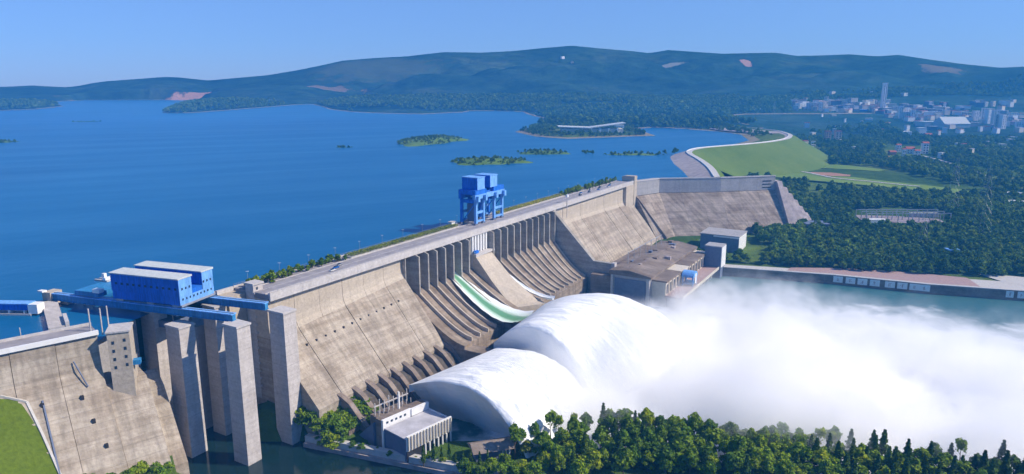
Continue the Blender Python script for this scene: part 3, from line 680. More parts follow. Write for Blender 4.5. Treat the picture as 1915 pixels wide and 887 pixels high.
# hanging hoist frame under the near girder
hf = thing('lifting_cradle', 'dark blue lifting frame hanging below the near girder beside the wide rear pillar', 'hoist', GD(-52, -10, 70)); FO = tuple(hf.location)
MB().box(GD, -60, -44, -18, -4, 70, 74).build('frame', M['slate'], hf, FO)
for a_ in (-58, -46):
    for b in (-6, -16): MB().tube(GD(a_, b, 74), GD(a_, b, 86.6), .25).build('cable', M['steel'], hf, FO)
# pale posts by the girder
ps = thing('gantry_post', 'pair of pale tubular posts under the near girder at the end of the white parapet', 'post', LEFT(4, -6, 80)); PO = tuple(ps.location)
for a_, b_ in ((2.5, -1), (-2.0, -4), (6.0, -3)):
    q = LEFT(a_, b_, 82); MB().tube(q, (q[0], q[1], 96), .35).build('post', M['crest'], ps, PO)
# wall of the lock between left dam and main dam (in the shade behind the pillars)
lk = thing('lock_wall', 'recessed grey concrete lock wall in shadow behind the crane pillars', 'wall', DAM(-40, -62, 0)); KO = tuple(lk.location)
MB().box(DAM, -78, -46, -76, -58, -6, 74).build('wall', M['grey'], lk, KO)
MB().box(DAM, -45.8, -26, -78, -66, -6, 40).build('sill', M['grey'], lk, KO)
MB().box(DAM, -25.8, -.3, -62, -38, -6, 66).build('wall', M['grey'], lk, KO)
MB().box(DAM, -12, -.3, -38, -19.2, -6, 84.5).build('wall', M['wall'], lk, KO)
MB().box(DAM, -12, -.2, -31, -29.5, 84.5, 86.9).build('parapet', M['crest'], lk, KO)
# reservoir side tower
rt = thing('reservoir_tower', 'notched concrete tower in the reservoir holding the far end of the near girder', 'tower', GD(-130, 0, 60)); TO = tuple(rt.location)
MB().box(GD, -134, -125, -5, 2.8, 50, 78.5).build('shaft', M['pillar'], rt, TO)
MB().box(GD, -134, -127.5, -5, 2.8, 78.5, 85.6).build('upper_shaft', M['wall'], rt, TO)
MB().box(GD, -124.9, -119, -5, -1, 50, 80).build('fin', M['crest'], rt, TO)
MB().box(GD, -136, -132, 1, 4, 85.6, 86.6).build('platform', M['white'], rt, TO)
gw_ = Frame(*GD(-129.5, 3, 0)[:2], *(np.array([-241., 349.]) - np.array(GD(-129.5, 3, 0)[:2])))
MB().box(gw_, .1, 58, -4.5, 3.2, 60, 80.6).build('guide_wall', M['pillar'], rt, TO); MB().box(gw_, 40, 58.2, -6.4, -4.55, 60, 82.5).build('guide_fin', M['crest'], rt, TO)
# pontoon walkways
wk = thing('walkway', 'thin white walkway on posts reaching over the reservoir from the notched tower', 'walkway', GD(-110, 5, 78)); QO = tuple(wk.location)
MB().box(GD, -119, -100, -4.5, -2.5, 81, 81.5).build('deck', M['crest'], wk, QO)
for a_ in (-116, -109, -102): MB().tube(GD(a_, -3.5, 76), GD(a_, -3.5, 81), .3).build('post', M['crest'], wk, QO)
bg_ = thing('blue_barge', 'blue and white gantry vessel on the reservoir at the left edge', 'boat', (-288, 384, 78)); BO = tuple(bg_.location)
BF = Frame(-268, 381, -1, .05)
MB().box(BF, 6, 60, -3.5, 3.5, 77.2, 79.0).build('hull', M['crest'], bg_, BO)
MB().box(BF, 8, 58, -2.6, 2.6, 81.0, 84.4).build('cabin', M['blue'], bg_, BO)
MB().box(BF, 7, 59, -3.2, 3.2, 84.4, 85.0).build('roof', M['pale_and_lit_blue'], bg_, BO)
MB().box(BF, 2, 7.5, -3, 3, 79, 84.6).build('bow_house', M['white'], bg_, BO)
for k in range(6): MB().box(BF, 10 + k * 9, 11 + k * 9, -2.4, 2.4, 79, 81).build('stanchion', M['white'], bg_, BO)
mast = tag(MB().tube((-246, 330, 77), (-246, 330, 88), .25).build('mast', M['crest'], None, (-246, 330, 77)), 'thin white mast standing in the water at the left edge', 'mast')

# ============================================================ GANTRY CRANE ON THE CREST
gc = thing('gantry_crane', 'tall bright blue gantry crane with two boxy machine houses on the dam crest', 'crane', DAM(264, -20, 86)); GO = tuple(gc.location)
def G(mb, name, mat): return mb.build(name, mat, gc, GO)
LEGS = [(240, -27), (252, -27), (240, -12), (252, -12), (270, -27), (270, -12), (284, -27), (284, -12)]
for s, t in LEGS:
    G(MB().box(DAM, s - 1.1, s + 1.1, t - 1.1, t + 1.1, 87.6, 109), 'leg', M['blue'] if t < -20 else M['pale_and_lit_blue'])  # downstream legs coloured as sunlit, reservoir side legs as shaded
    G(MB().box(DAM, s - 2.2, s + 2.2, t - .9, t + .9, 86.1, 87.6), 'bogie', M['slate'])
for t in (-27, -12):
    for s0, s1 in ((240, 252), (270, 284)):
        G(MB().box(DAM, s0 + 1.1, s1 - 1.1, t - .8, t + .8, 96, 98), 'tie_beam', M['pale_and_lit_blue'])
        G(MB().box(DAM, s0 + 1.1, s1 - 1.1, t - .8, t + .8, 88.5, 90), 'sill_beam', M['pale_and_lit_blue'])
    G(MB().box(DAM, 237, 287, t - 1.3, t + 1.3, 109, 113), 'main_girder', M['blue'] if t < -20 else M['pale_and_lit_blue'])  # downstream girder given the sunlit blue, the rear one the shaded blue
for s in (240, 252, 270, 284):
    G(MB().box(DAM, s - 1.2, s + 1.2, -25.6, -13.4, 105.5, 108.5), 'cross_beam', M['blue'])
    G(MB().beam(DAM(s, -25.8, 89), DAM(s, -13.2, 105), .7, .7), 'brace', M['blue'])
    G(MB().box(DAM, s - 1.5, s + 1.5, -10.5, -8, 107, 112), 'bracket', M['pale_and_lit_blue'])
G(MB().box(DAM, 238, 256, -29, -10.8, 113, 117), 'machine_deck', M['blue']); G(MB().box(DAM, 268, 286, -29, -10.8, 113, 117), 'machine_deck', M['blue'])
G(MB().box(DAM, 256.2, 267.8, -25, -14, 113, 114.5), 'bridge_deck', M['blue'])
for s0 in (241, 262):
    G(MB().box(DAM, s0, s0 + 12, -27, -11, 117, 127.5), 'machine_house', M['blue'] )
    G(MB().box(DAM, s0 + .1, s0 + 11.9, -10.98, -10.7, 117.2, 127.3), 'lit_house_panel', M['pale_and_lit_blue'])  # thin sheet colouring the sunward side of the house lighter
    G(MB().box(DAM, s0 - .5, s0 + 12.5, -27.5, -10.4, 127.5, 128.2), 'house_roof', M['pale_and_lit_blue'])
G(MB().box(DAM, 244, 249, -24, -16, 88, 104), 'lift_frame', M['slate'])
ht = thing('gate_hut', 'small white hut on the crest just left of the blue gantry crane', 'hut', DAM(225, -27, 86)); hto = tuple(ht.location)
MB().box(DAM, 222, 227, -29, -25.5, 86, 90).build('wall', M['white'], ht, hto); MB().box(DAM, 221.5, 227.5, -29.4, -25, 90, 90.5).build('roof', M['crest'], ht, hto)
MB().box(DAM, 224, 225.2, -25.5, -25.35, 86, 88.2).build('door', M['slate'], ht, hto)
bm_ = thing('hoist_machine', 'small blue hoist machine on the ledge below the white pilasters', 'hoist', DAM(217, 3, 67)); bmo = tuple(bm_.location)
MB().box(DAM, 215, 219.5, 1.7, 4.3, 67, 69.2).build('housing', M['blue'], bm_, bmo); MB().tube(DAM(214, 3, 68), DAM(221, 3, 68), .8, n=8).build('drum', M['pale_and_lit_blue'], bm_, bmo)

# ============================================================ POWER STATION
ph = thing('power_station', 'long brown and grey power station at the dam foot with a low lit river front', 'building', DAM(420, 105, 0)); PHO = tuple(ph.location)
def Q(mb, name, mat, par=ph): return mb.build(name, mat, par, PHO)
Q(MB().box(DAM, 352, 505, 72, 112, -6, 27), 'generator_hall', M['grey'])
Q(MB().prism(DAM, [(70, 27.02), (70, 31), (90, 33), (113, 29), (113, 27.02)], 350.5, 505), 'roof', M['brown'])
Q(MB().box(DAM, 350.9, 351.98, 76, 108, -2, 24), 'end_panel', M['slate'])
Q(MB().box(DAM, 350, 351.9, 108.6, 111.6, -6, 26.9), 'corner_column', M['crest']); Q(MB().box(DAM, 350, 351.9, 72.2, 74.2, -6, 26.9), 'corner_column', M['crest'])
Q(MB().box(DAM, 356, 505, 112.05, 126, -6, 24.6), 'front_hall', M['cream'])
Q(MB().box(DAM, 355, 400, 112.05, 127.4, 24.65, 26), 'front_roof', M['brown']); Q(MB().box(DAM, 400.05, 425, 112.05, 127.2, 24.65, 26), 'front_roof', M['cream'])
Q(MB().box(DAM, 425.05, 488, 112.05, 127.2, 24.65, 26.4), 'front_roof', M['brown'])
for k in range(13):
    s = 358 + k * 10.6
    Q(MB().box(DAM, s, s + 4.2, 125.9, 126.15, 13, 22), 'bay_opening', M['dark'] if k in (1, 3, 4, 7, 10) else M['glass'])
    Q(MB().box(DAM, s + 5.6, s + 7.4, 126.02, 127.0, 12, 24.6), 'pilaster', M['shutter'])
Q(MB().box(DAM, 356, 512, 126.05, 142, 10.5, 12), 'river_deck', M['pink'])
Q(MB().box(DAM, 356, 512, 142.02, 142.8, 10.2, 13), 'deck_edge', M['cream'])
for k in range(12): Q(MB().prism(DAM, [(126, 10.5), (141.5, 10.5), (141.5, 9), (138, 6), (136, -6), (126, -6)], 358 + k * 13.2, 361 + k * 13.2), 'deck_pier', M['crest'])
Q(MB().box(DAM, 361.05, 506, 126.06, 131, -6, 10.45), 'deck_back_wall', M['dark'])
for k in range(12):
    s = 366 + k * 11.5; b_ = 76 + random.random() * 26; l_ = 3 + random.random() * 6; w_ = 2 + random.random() * 5
    Q(MB().box(DAM, s, s + l_, b_, b_ + w_, 29, 32.6 + random.random() * 2.2), 'roof_box', (M['brown'], M['riprap'], M['slate'], M['brown'])[k % 4])
for k in range(7): Q(MB().tube(DAM(380 + k * 17, 78, 31), DAM(380 + k * 17, 78, 44), .35), 'gantry_post', M['steel'])
Q(MB().beam(DAM(380, 78, 43), DAM(482, 78, 43), .5, .6), 'gantry_beam', M['steel'])
Q(MB().box(DAM, 352, 505, 50, 71.9, -6, 24), 'transformer_deck', M['brown'])
eb = thing('station_end_tower', 'square blue-grey tower block at the far end of the power station beside the road', 'building', DAM(497, 133, 0)); EO = tuple(eb.location)
MB().box(DAM, 488.2, 506, 126.1, 144, -6, 34.5).build('wall', M['slate'], eb, EO); MB().box(DAM, 487.6, 506.6, 125.6, 144.5, 34.5, 35.6).build('roof', M['grey'], eb, EO)
MB().box(DAM, 488, 506.2, 144.02, 144.7, 12, 34.4).build('front_panel', M['white'], eb, EO)
bgc = thing('draft_tube_crane', 'pale blue round-topped crane on the pink river deck of the power station', 'crane', DAM(405, 134, 12)); bo2 = tuple(bgc.location)
for s in (400, 411):
    for t in (129, 139): MB().box(DAM, s - .7, s + .7, t - .7, t + .7, 12, 21).build('leg', M['pale_and_lit_blue'], bgc, bo2)
rr = []
for t in (128, 140): rr.append([DAM(405.5 + 7.5 * math.cos(a_), t, 21 + 5.5 * math.sin(a_)) for a_ in np.linspace(0, math.pi, 9)])
MB().loft(rr).build('housing', M['pale_and_lit_blue'], bgc, bo2); MB().box(DAM, 403, 408, 140.05, 140.4, 14, 24).build('door', M['white'], bgc, bo2)
MB().box(DAM, 399, 412, 128.5, 139.5, 13.5, 15).build('sill', M['teal_blue'], bgc, bo2)
bb = thing('switch_building', 'flat roofed dark blue-grey building with white trim on the hillside above the power station', 'building', DAM(590, 115, 20)); bbo = tuple(bb.location)
MB().box(DAM, 574, 614, 97, 143, 6, 30).build('wall', M['slate'], bb, bbo); MB().box(DAM, 573, 615, 96, 144, 30, 31).build('roof', M['grey'], bb, bbo)
MB().box(DAM, 574, 613, 143.05, 143.6, 8, 29.9).build('side_panel', M['white'], bb, bbo); MB().box(DAM, 573.0, 573.9, 113, 143, 28, 29.9).build('parapet', M['white'], bb, bbo)

# ============================================================ RIGHT BANK: quay wall with boards, road
WB = [np.array(v) for v in ((228., 752.), (343., 716.5), (424., 680.), (502., 657.), (640., 620.), (900., 540.))]
bw = thing('river_wall', 'long low dark river wall with a pale coping along the far bank', 'wall', (360, 710, 0)); bwo = tuple(bw.location)
for i in range(len(WB) - 1):
    f = Frame(*WB[i], *(WB[i + 1] - WB[i])); L_ = np.linalg.norm(WB[i + 1] - WB[i])
    for k in range(max(1, int(L_ / 30))):
        n_ = max(1, int(L_ / 30)); a0, a1 = L_ * k / n_ + .05, L_ * (k + 1) / n_ - .05
        MB().box(f, a0, a1, -2, 0, -6, 9.6).build('wall_panel', M['brown'], bw, bwo)
        MB().box(f, a0, a1, -2.4, .4, 9.6, 10.3).build('coping', M['crest'], bw, bwo)
# eight white boards plus a second set at the right, each with its characters
f1 = Frame(*WB[1], *(WB[2] - WB[1]))
m_ink = plain('faded_brown_ink', (.42, .33, .33), .8)
def strokes(mb, f, a, b, z, w_, h_, seed):
    r = random.Random(seed)
    for q in range(5):
        x0 = a - w_ / 2 + r.random() * w_ * .4; z0 = z - h_ / 2 + r.random() * h_
        if q % 2: mb.box(f, x0, x0 + w_ * .55, b, b + .06 + q * .004, z0 - .16, z0 + .16)
        else: x0 += w_ * .2; mb.box(f, x0, x0 + .3, b, b + .04 + q * .004, z - h_ / 2, z + h_ * .3)
def board(f, a, w_, k, nm, dz=0):
    o = thing('signboard', nm, 'sign', f(a, .6, 6), 'white boards fixed to the river wall'); oo = tuple(o.location)
    MB().box(f, a - w_ / 2, a + w_ / 2, .05, .5, 2.4 + dz, 9.0 + dz).build('panel', M['white'], o, oo)
    mb = MB(); strokes(mb, f, a, .5, 5.8 + dz, w_ * .5, 4.0, k); mb.build('character', m_ink, o, oo)
order = ['first', 'second', 'third', 'fourth', 'fifth', 'sixth', 'seventh', 'eighth']
for k, px_ in enumerate([1567, 1590, 1612, 1635, 1663, 1686, 1709, 1728]):
    q = at(px_, 515 + (px_ - 1560) * .12, 6); a_, _ = f1.inv(q[0], q[1]); board(f1, a_, 9.2, k, 'white board with a blurred character, %s from the left on the far river wall' % order[k])
f2 = Frame(*WB[2], *(WB[3] - WB[2]))
f3 = Frame(*WB[3], *(WB[4] - WB[3]))
for k, px_ in enumerate([1876, 1895]):
    q = at(px_, 541, 6); a_, _ = f2.inv(q[0], q[1]); board(f2, a_, 6.6, 20 + k, ('white board with blurred characters left of the last board at the right edge', 'last white board with blurred characters at the right edge of the photo')[k])
# pavements / roads as thin sheets following the land
def ribbon(name, pts, width, mat, zoff=.35, label=None, kind='structure', step=12.0):
    P = [np.array(p_[:2], float) for p_ in pts]; Qs = []
    for i in range(len(P) - 1):
        L_ = np.linalg.norm(P[i + 1] - P[i]); n_ = max(1, int(L_ / step))
        for k in range(n_): Qs.append(P[i] + (P[i + 1] - P[i]) * k / n_)
    Qs.append(P[-1]); Qs = np.array(Qs)
    if len(Qs) > 6:
        for _ in range(3): Qs[1:-1] = (Qs[:-2] + Qs[1:-1] * 2 + Qs[2:]) / 4
    T = np.gradient(Qs, axis=0); T /= np.linalg.norm(T, axis=1)[:, None] + 1e-9; Nn = np.stack([T[:, 1], -T[:, 0]], 1)
    wd = np.interp(np.arange(len(Qs)), np.linspace(0, len(Qs) - 1, len(width)), width) if isinstance(width, (list, tuple)) else np.full(len(Qs), width)
    m_ = 11; G_ = []
    for j in range(m_):
        o_ = (j / (m_ - 1) - .5); XY = Qs + Nn * (o_ * wd)[:, None]; Z = height(XY[:, 0], XY[:, 1]) + zoff
        G_.append(np.concatenate([XY, Z[:, None]], 1))
    G_ = np.stack(G_, 1); G_[:, :, 2] = np.maximum(G_[:, :, 2], G_[:, :, 2].mean(1, keepdims=True))
    o = MB().grid(G_).build(name, mat, smooth=True, fix=False); return tag(o, label, kind=kind)
def hpts(*px): return [hit(*p_) for p_ in px]
flatr = MB()
bank = [(233, 754), (345, 718.5), (426, 682), (504, 659), (640, 622)]
back = [(237, 764), (350, 733), (436, 712), (512, 690), (648, 640)]
flatr.v = [(x_, y_, 10.05) for x_, y_ in bank + back]; flatr.f = [(i, i + 1, i + 6, i + 5) for i in range(4)]
tag(flatr.build('quay_road', M['palepath'], fix=False), kind='structure')
plz = MB(); plz.v = [(x_, y_, 10.12) for x_, y_ in ((300, 735), (345, 722), (428, 684.5), (470, 672), (478, 705), (425, 730), (360, 745), (310, 748))]; plz.f = [tuple(range(8))]
tag(plz.build('riverside_plaza', M['pink'], fix=False), kind='structure')
plz = MB(); plz.v = [(x_, y_, 10.16) for x_, y_ in ((520, 668), (560, 660), (575, 690), (530, 712), (500, 720), (505, 690))]; plz.f = [tuple(range(6))]
tag(plz.build('plaza_steps', M['palepath'], fix=False), kind='structure')

# ============================================================ EMBANKMENT (earth dam curving away to the right)
em = thing('embankment_dam', 'curving earth embankment with smooth bright green outer slope and pale crest road', 'embankment', (crest[3][0], crest[3][1], 60)); EMO = tuple(em.location)
def resample(P, step):
    out = []
    for i in range(len(P) - 1):
        L_ = np.linalg.norm(P[i + 1] - P[i]); n_ = max(1, int(L_ / step))
        for k in range(n_): out.append(P[i] + (P[i + 1] - P[i]) * k / n_)
    out.append(P[-1]); out = np.array(out)
    for _ in range(6): out[1:-1] = (out[:-2] + out[1:-1] * 2 + out[2:]) / 4
    return out
CR = resample([np.array(c_) for c_ in crest], 20.0); T = np.gradient(CR, axis=0); T /= np.linalg.norm(T, axis=1)[:, None]; NR = np.stack([T[:, 1], -T[:, 0]], 1)
for _ in range(12): NR[1:-1] = (NR[:-2] + NR[1:-1] * 2 + NR[2:]) / 4
for i_ in range(10):
    w_ = max(0, 1 - i_ / 10); NR[i_] = NR[i_] * (1 - w_) + np.array([.94, .34]) * w_
NR /= np.linalg.norm(NR, axis=1)[:, None]
fr_ = np.linspace(0, 1, len(CR)); NU = -NR.copy()
for i_ in range(16):
    w_ = max(0, 1 - i_ / 16); NU[i_] = NU[i_] * (1 - w_) + np.array([-.80, .75]) * w_
NU /= np.linalg.norm(NU, axis=1)[:, None]
upw = np.interp(fr_, [0, .15, .3, .5, .62, .75, .9, 1], [52, 60, 34, 30, 50, 110, 100, 60])
def estrip(offz, name, mat):
    G_ = np.stack([np.concatenate([CR + (NR * (np.full(len(CR), o_) if np.isscalar(o_) else o_)[:, None] if (np.isscalar(o_) or o_[0] > 0) else NU * (-o_)[:, None]), np.full((len(CR), 1), z_)], 1) for o_, z_ in offz], 1)
    return MB().grid(G_).build(name, mat, em, EMO, smooth=False, fix=False)
estrip([(-(5 + upw), 74.0), (-(5 + upw * .5), 80.0), (-5, 86.0)], 'riprap_slope', M['riprap'])
estrip([(-5, 86.02), (5.0, 86.02)], 'crest_road', M['palepath'])
estrip([(-5.6, 85.5), (-5.6, 87.3), (-4.9, 87.3), (-4.9, 86.02)], 'parapet', M['white'])
dnw = np.interp(fr_, [0, .1, .25, .5, .7, 1], [62, 66, 76, 84, 70, 50])
estrip([(5.0, 86.0), (5 + dnw * .5, 66.0), (5 + dnw, 46), (5 + dnw * 1.5, 22), (5 + dnw * 1.6, 10)], 'grass_slope', M['lawn_far'])
# roads and fields beyond
ribbon('field_path', hpts((1455, 308), (1500, 322), (1560, 335), (1640, 342), (1720, 350)), 7, M['palepath'], 1.6)
ribbon('far_road', hpts((1725, 292), (1770, 303), (1815, 318), (1845, 330)), 9, M['palepath'], .6)
ribbon('meadow', hpts((1420, 322), (1500, 330), (1600, 340), (1700, 350), (1830, 364)), [90, 110, 85, 80, 50], M['meadow'], .9)
ribbon('meadow', hpts((1480, 300), (1560, 312), (1650, 320)), [70, 90, 40], M['meadow'], .8)
ribbon('bare_earth', hpts((1515, 324), (1560, 328), (1590, 330)), [20, 60, 20], M['earth'], 1.3)
ribbon('bare_earth', hpts((1640, 296), (1665, 300), (1680, 302)), [30, 70, 30], M['earth'], 1.3)
ribbon('meadow', hpts((1820, 330), (1860, 334), (1900, 340)), [30, 50, 30], M['meadow'], .25)
ribbon('pale_yard', hpts((1840, 350), (1880, 354), (1915, 352)), [14, 24, 14], M['palepath'], .5)
ribbon('yard', hpts((1605, 408), (1690, 412), (1765, 415)), [40, 55, 35], plain('gravel_yard', (.30, .25, .26), .95), .4)
ribbon('bare_earth', hpts((1335, 240), (1400, 246), (1455, 250)), [50, 90, 60], M['riprap'], .8)

# ============================================================ WATER JETS (two ski-jump sheets leaving the outlets)
m, N, L, p = newmat('white_water'); M['jet'] = m
g = N.new('ShaderNodeNewGeometry').outputs['Position']
n = noise_node(N, L, 1.0, g, 6, .6, (.75, .035, .05), DAM_ROT)
n2 = noise_node(N, L, .5, g, 6, .7)
L.new(ramp(N, L, n.outputs[0], [(.3, (.78, .82, .84)), (.6, (.90, .91, .92))]).outputs[0], p.inputs['Base Color'])
p.inputs['Roughness'].default_value = .8; p.inputs['Specular IOR Level'].default_value = .1
p.inputs['Subsurface Weight'].default_value = .0
bump(N, L, p, math_(N, L, 'ADD', n2.outputs[0], n.outputs[0]), .45, 1.3)
def jet(label, near, farp, s0, s1, rough, seed, ns=170, nt=130, under=5.0):
    """near/farp: (t,z) flight paths of the two edges; sheet between them, closed down to the water"""
    def path(pp, u): 
        pp = np.array(pp, float); c = np.concatenate([[0], np.cumsum(np.hypot(*np.diff(pp, axis=0).T))]); c /= c[-1]
        a_ = np.polyfit(c, pp[:, 0], 3); b_ = np.polyfit(c, pp[:, 1], 4 if len(pp) > 5 else 3); return np.polyval(a_, u), np.polyval(b_, u)
    U = np.linspace(0, 1, nt); n0 = path(near, U); n1 = path(farp, U); V = np.linspace(0, 1, ns)
    Gd = np.zeros((ns, nt, 3)); 
    vv, uu = np.meshgrid(V, U, indexing='ij')
    streak = vnoise(vv * 60, uu * 8, 3.0, seed) ; lump = vnoise(vv * 100, uu * 100, 24, seed + 4); rag = vnoise(vv * 100, uu * 100, 5, seed + 8)
    for i, v in enumerate(V):
        bul = math.sin(math.pi * v) ** .8
        t = n0[0] * (1 - v) + n1[0] * v; z = n0[1] * (1 - v) + n1[1] * v
        spread = U ** 1.5 * 9
        s = s0 + (s1 - s0) * v + spread * (v * 2 - 1)
        edge = min(1, min(v, 1 - v) * 9); drop = (1 - math.sqrt(1 - (1 - edge) ** 2)) * 7 * U
        z = z + bul * 3 * U ** .7 - drop + (streak[i] * 4.6 + lump[i] * 6.0) * rough * U ** .7 + rag[i] * 5.0 * U ** 2
        for j in range(nt): Gd[i, j] = DAM(s[j], t[j], max(z[j], -.5))
    mb = MB().grid(Gd)
    def skirt(line, inward):
        n_ = len(line); b_ = np.array(line); rows = [b_]
        for k in range(1, 9):
            f = k / 8; q = b_.copy(); q[:, 2] = b_[:, 2] * (1 - f) - .6 * f
            q[:, :2] += np.array(inward)[None] * (f * 4.0 + .6 * vnoise(np.arange(n_) * 1.0, np.full(n_, k * 3.), 6, seed + 9))[:, None]; rows.append(q)
        mb.grid(np.stack(rows, 0))
    skirt(Gd[0], (DAM.d[0] * under, DAM.d[1] * under)); skirt(Gd[-1], (-DAM.d[0] * 2, -DAM.d[1] * 2)); skirt(Gd[:, -1], (0, 0))
    ub = Gd[:, 0].copy(); ub[:, 2] -= 5; mb.grid(np.stack([Gd[:, 0], ub], 0))
    o = mb.build('water_jet', M['jet'], smooth=True); tag(o, label, kind='structure'); return o
jet('lower white water jet', [(64, 25), (79, 31.3), (95, 36.2), (106, 37.4), (118, 36.2), (136, 27), (148, 15), (158, 0)],
    [(76, 24), (94, 27), (104, 27), (112, 25.4), (124, 20.5), (132, 15), (140, 8), (146, 0)], 49, 133, 1.0, 31)
jet('upper white water jet', [(69, 24), (80, 33.6), (97, 44), (106, 45), (118, 41), (131, 32), (146, 16), (158, 0)],
    [(60, 26), (80, 37), (100, 43), (123, 44.5), (142, 42), (158, 36), (176, 24), (194, 0)], 140, 234, .9, 57, under=1.0)
# green sheet of water sliding down the open bay, white at its edges
m, N, L, p = newmat('chute_water')
uv = N.new('ShaderNodeUVMap'); sp = N.new('ShaderNodeSeparateXYZ'); L.new(uv.outputs[0], sp.inputs[0])
nn = noise_node(N, L, 1.0, uv.outputs[0], 5, .6, (14, 3, 1))
xx = math_(N, L, 'ADD', sp.outputs[0], math_(N, L, 'MULTIPLY', math_(N, L, 'SUBTRACT', nn.outputs[0], .5), .25))
L.new(ramp(N, L, xx, [(.02, (.85, .88, .86)), (.24, (.55, .72, .58)), (.42, (.12, .30, .15)), (.62, (.12, .30, .15)), (.78, (.70, .80, .72)), (1.0, (.88, .9, .9))]).outputs[0], p.inputs['Base Color'])
p.inputs['Roughness'].default_value = .35
def stream(label, s0, s1, pts, mat, s0b=None, s1b=None, thick=1.2):
    pts = np.array(pts, float); u = np.linspace(0, 1, 30); c = np.linspace(0, 1, len(pts))
    t = np.polyval(np.polyfit(c, pts[:, 0], 4), u); z = np.polyval(np.polyfit(c, pts[:, 1], 4), u)
    s0b = s0 if s0b is None else s0b; s1b = s1 if s1b is None else s1b
    nx = 14; G_ = np.zeros((30, nx, 3)); UV = []
    for i in range(30):
        for j in range(nx):
            v = j / (nx - 1); a0 = s0 + (s0b - s0) * u[i]; a1 = s1 + (s1b - s1) * u[i]
            up = (2 * abs(v - .5)) ** 2 * 2.6 * u[i]
            G_[i, j] = DAM(a0 + (a1 - a0) * v, t[i], z[i] + up + .2 * math.sin(i * 1.7 + j * 2.3))
    mb = MB().grid(G_); o = mb.build('chute_stream', mat, smooth=True, fix=False)
    lay = o.data.uv_layers.new(name='UVMap'); vi = np.zeros(len(o.data.loops), dtype=np.int32); o.data.loops.foreach_get('vertex_index', vi)
    uvs = np.stack([(vi % nx) / (nx - 1), (vi // nx) / 29.0], 1).astype(np.float32); lay.data.foreach_set('uv', uvs.ravel())
    return tag(o, label, kind='structure')
stream('green water', 180.6, 190.4, [(-3, 58)] + [(t_, chute_z(t_, 60, 22.5) + 1.2 + 3.2 * (t_ / 60) ** 1.5) for t_ in (4, 12, 20, 30, 40, 50, 60)] + [(70, 29.5)], m, 166, 200)
stream('white water', 240.8, 244.5, [(0, 57)] + [(t_, chute_z(t_, 54, 23.5) + 1.5 + 2.2 * t_ / 54) for t_ in (6, 14, 22, 32, 42, 54)] + [(64, 28)], M['jet'], 240, 247)

# ============================================================ TREES
def leafmesh(name, centres, size, mat, seed, normal_bias=.6, up=.35):
    """many small leaf-clump quads; centres (n,3) with an outward direction (n,3)"""
    r = np.random.default_rng(seed); c, d = centres; n = len(c)
    nr = d * normal_bias + r.normal(size=(n, 3)) * .6 + np.array([0, 0, up]); nr /= np.linalg.norm(nr, axis=1)[:, None]
    a_ = np.cross(nr, r.normal(size=(n, 3))); a_ /= np.linalg.norm(a_, axis=1)[:, None]; b_ = np.cross(nr, a_)
    sz = size * r.uniform(.6, 1.35, n)[:, None]
    V = np.stack([c - a_ * sz - b_ * sz * .7, c + a_ * sz - b_ * sz * .6, c + a_ * sz * .8 + b_ * sz * .8, c - a_ * sz * .9 + b_ * sz * .7], 1).reshape(-1, 3)
    me = bpy.data.meshes.new(name); me.vertices.add(len(V)); me.vertices.foreach_set('co', V.ravel().astype(np.float32))
    me.loops.add(n * 4); me.loops.foreach_set('vertex_index', np.arange(n * 4, dtype=np.int32)); me.polygons.add(n); me.polygons.foreach_set('loop_start', np.arange(0, n * 4, 4, dtype=np.int32))
    me.update(calc_edges=True); me.materials.append(mat); return me
def sph(r, n):
    d = r.normal(size=(n, 3)); return d / np.linalg.norm(d, axis=1)[:, None]
def crown_broad(seed, H=16., W=5.2, n=900, lobes=9, low=.28):
    r = np.random.default_rng(seed); C_, D_ = [], []
    L_ = [(np.array([0, 0, H * .66]), W * .72, H * .24)]
    for k in range(lobes):
        a_ = k * 2.4 + r.uniform(-.5, .5); f = r.uniform(low, .85); q = W * (.62 if f < .7 else .34)
        L_.append((np.array([math.cos(a_) * q, math.sin(a_) * q, H * f]), W * r.uniform(.36, .56), H * r.uniform(.09, .16)))
    L_.append((np.array([r.uniform(-1, 1), r.uniform(-1, 1), H * .88]), W * .38, H * .13))
    tot = sum(l[1] ** 2 for l in L_)
    for c, rw_, rh in L_:
        m_ = int(n * rw_ ** 2 / tot); d = sph(r, m_); d[:, 2] = np.where(d[:, 2] < -.3, -d[:, 2] * .6, d[:, 2]); rad = r.uniform(.72, 1.08, m_)[:, None]
        C_.append(c + d * rad * np.array([rw_, rw_, rh])); D_.append(d)
    return np.concatenate(C_), np.concatenate(D_)
def crown_conifer(seed, H=19., W=3.6, n=850):
    r = np.random.default_rng(seed); u = r.random(n) ** .75; lay = (np.floor(u * 11) + r.random(n) * .55) / 11
    rr_ = W * (1 - lay) ** .85 * r.uniform(.45, 1.08, n) * (1 + .25 * np.sin(lay * 40)); a_ = r.uniform(0, 6.283, n)
    c = np.stack([np.cos(a_) * rr_, np.sin(a_) * rr_, H * (.16 + .83 * lay) - rr_ * .28], 1)
    d = np.stack([np.cos(a_), np.sin(a_), np.full(n, .3)], 1); return c, d
def trunk_mb(H, seed, conifer=False):
    r = random.Random(seed); mb = MB(); top = H * (.95 if conifer else .72); z0, x0, y0 = -1.0, 0, 0; n_ = 4
    for k in range(n_):
        z1 = top * (k + 1) / n_; x1 = x0 + r.uniform(-.3, .3); y1 = y0 + r.uniform(-.3, .3)
        mb.tube((x0, y0, z0), (x1, y1, z1), .34 * (1 - k * .22), .34 * (1 - (k + 1) * .22), 6); x0, y0, z0 = x1, y1, z1
    if not conifer:
        for k in range(5):
            a_ = k * 1.3 + r.random(); zz = H * r.uniform(.3, .6); mb.tube((0, 0, zz), (math.cos(a_) * 2.8, math.sin(a_) * 2.8, zz + H * .16), .14, .05, 4)
    return mb
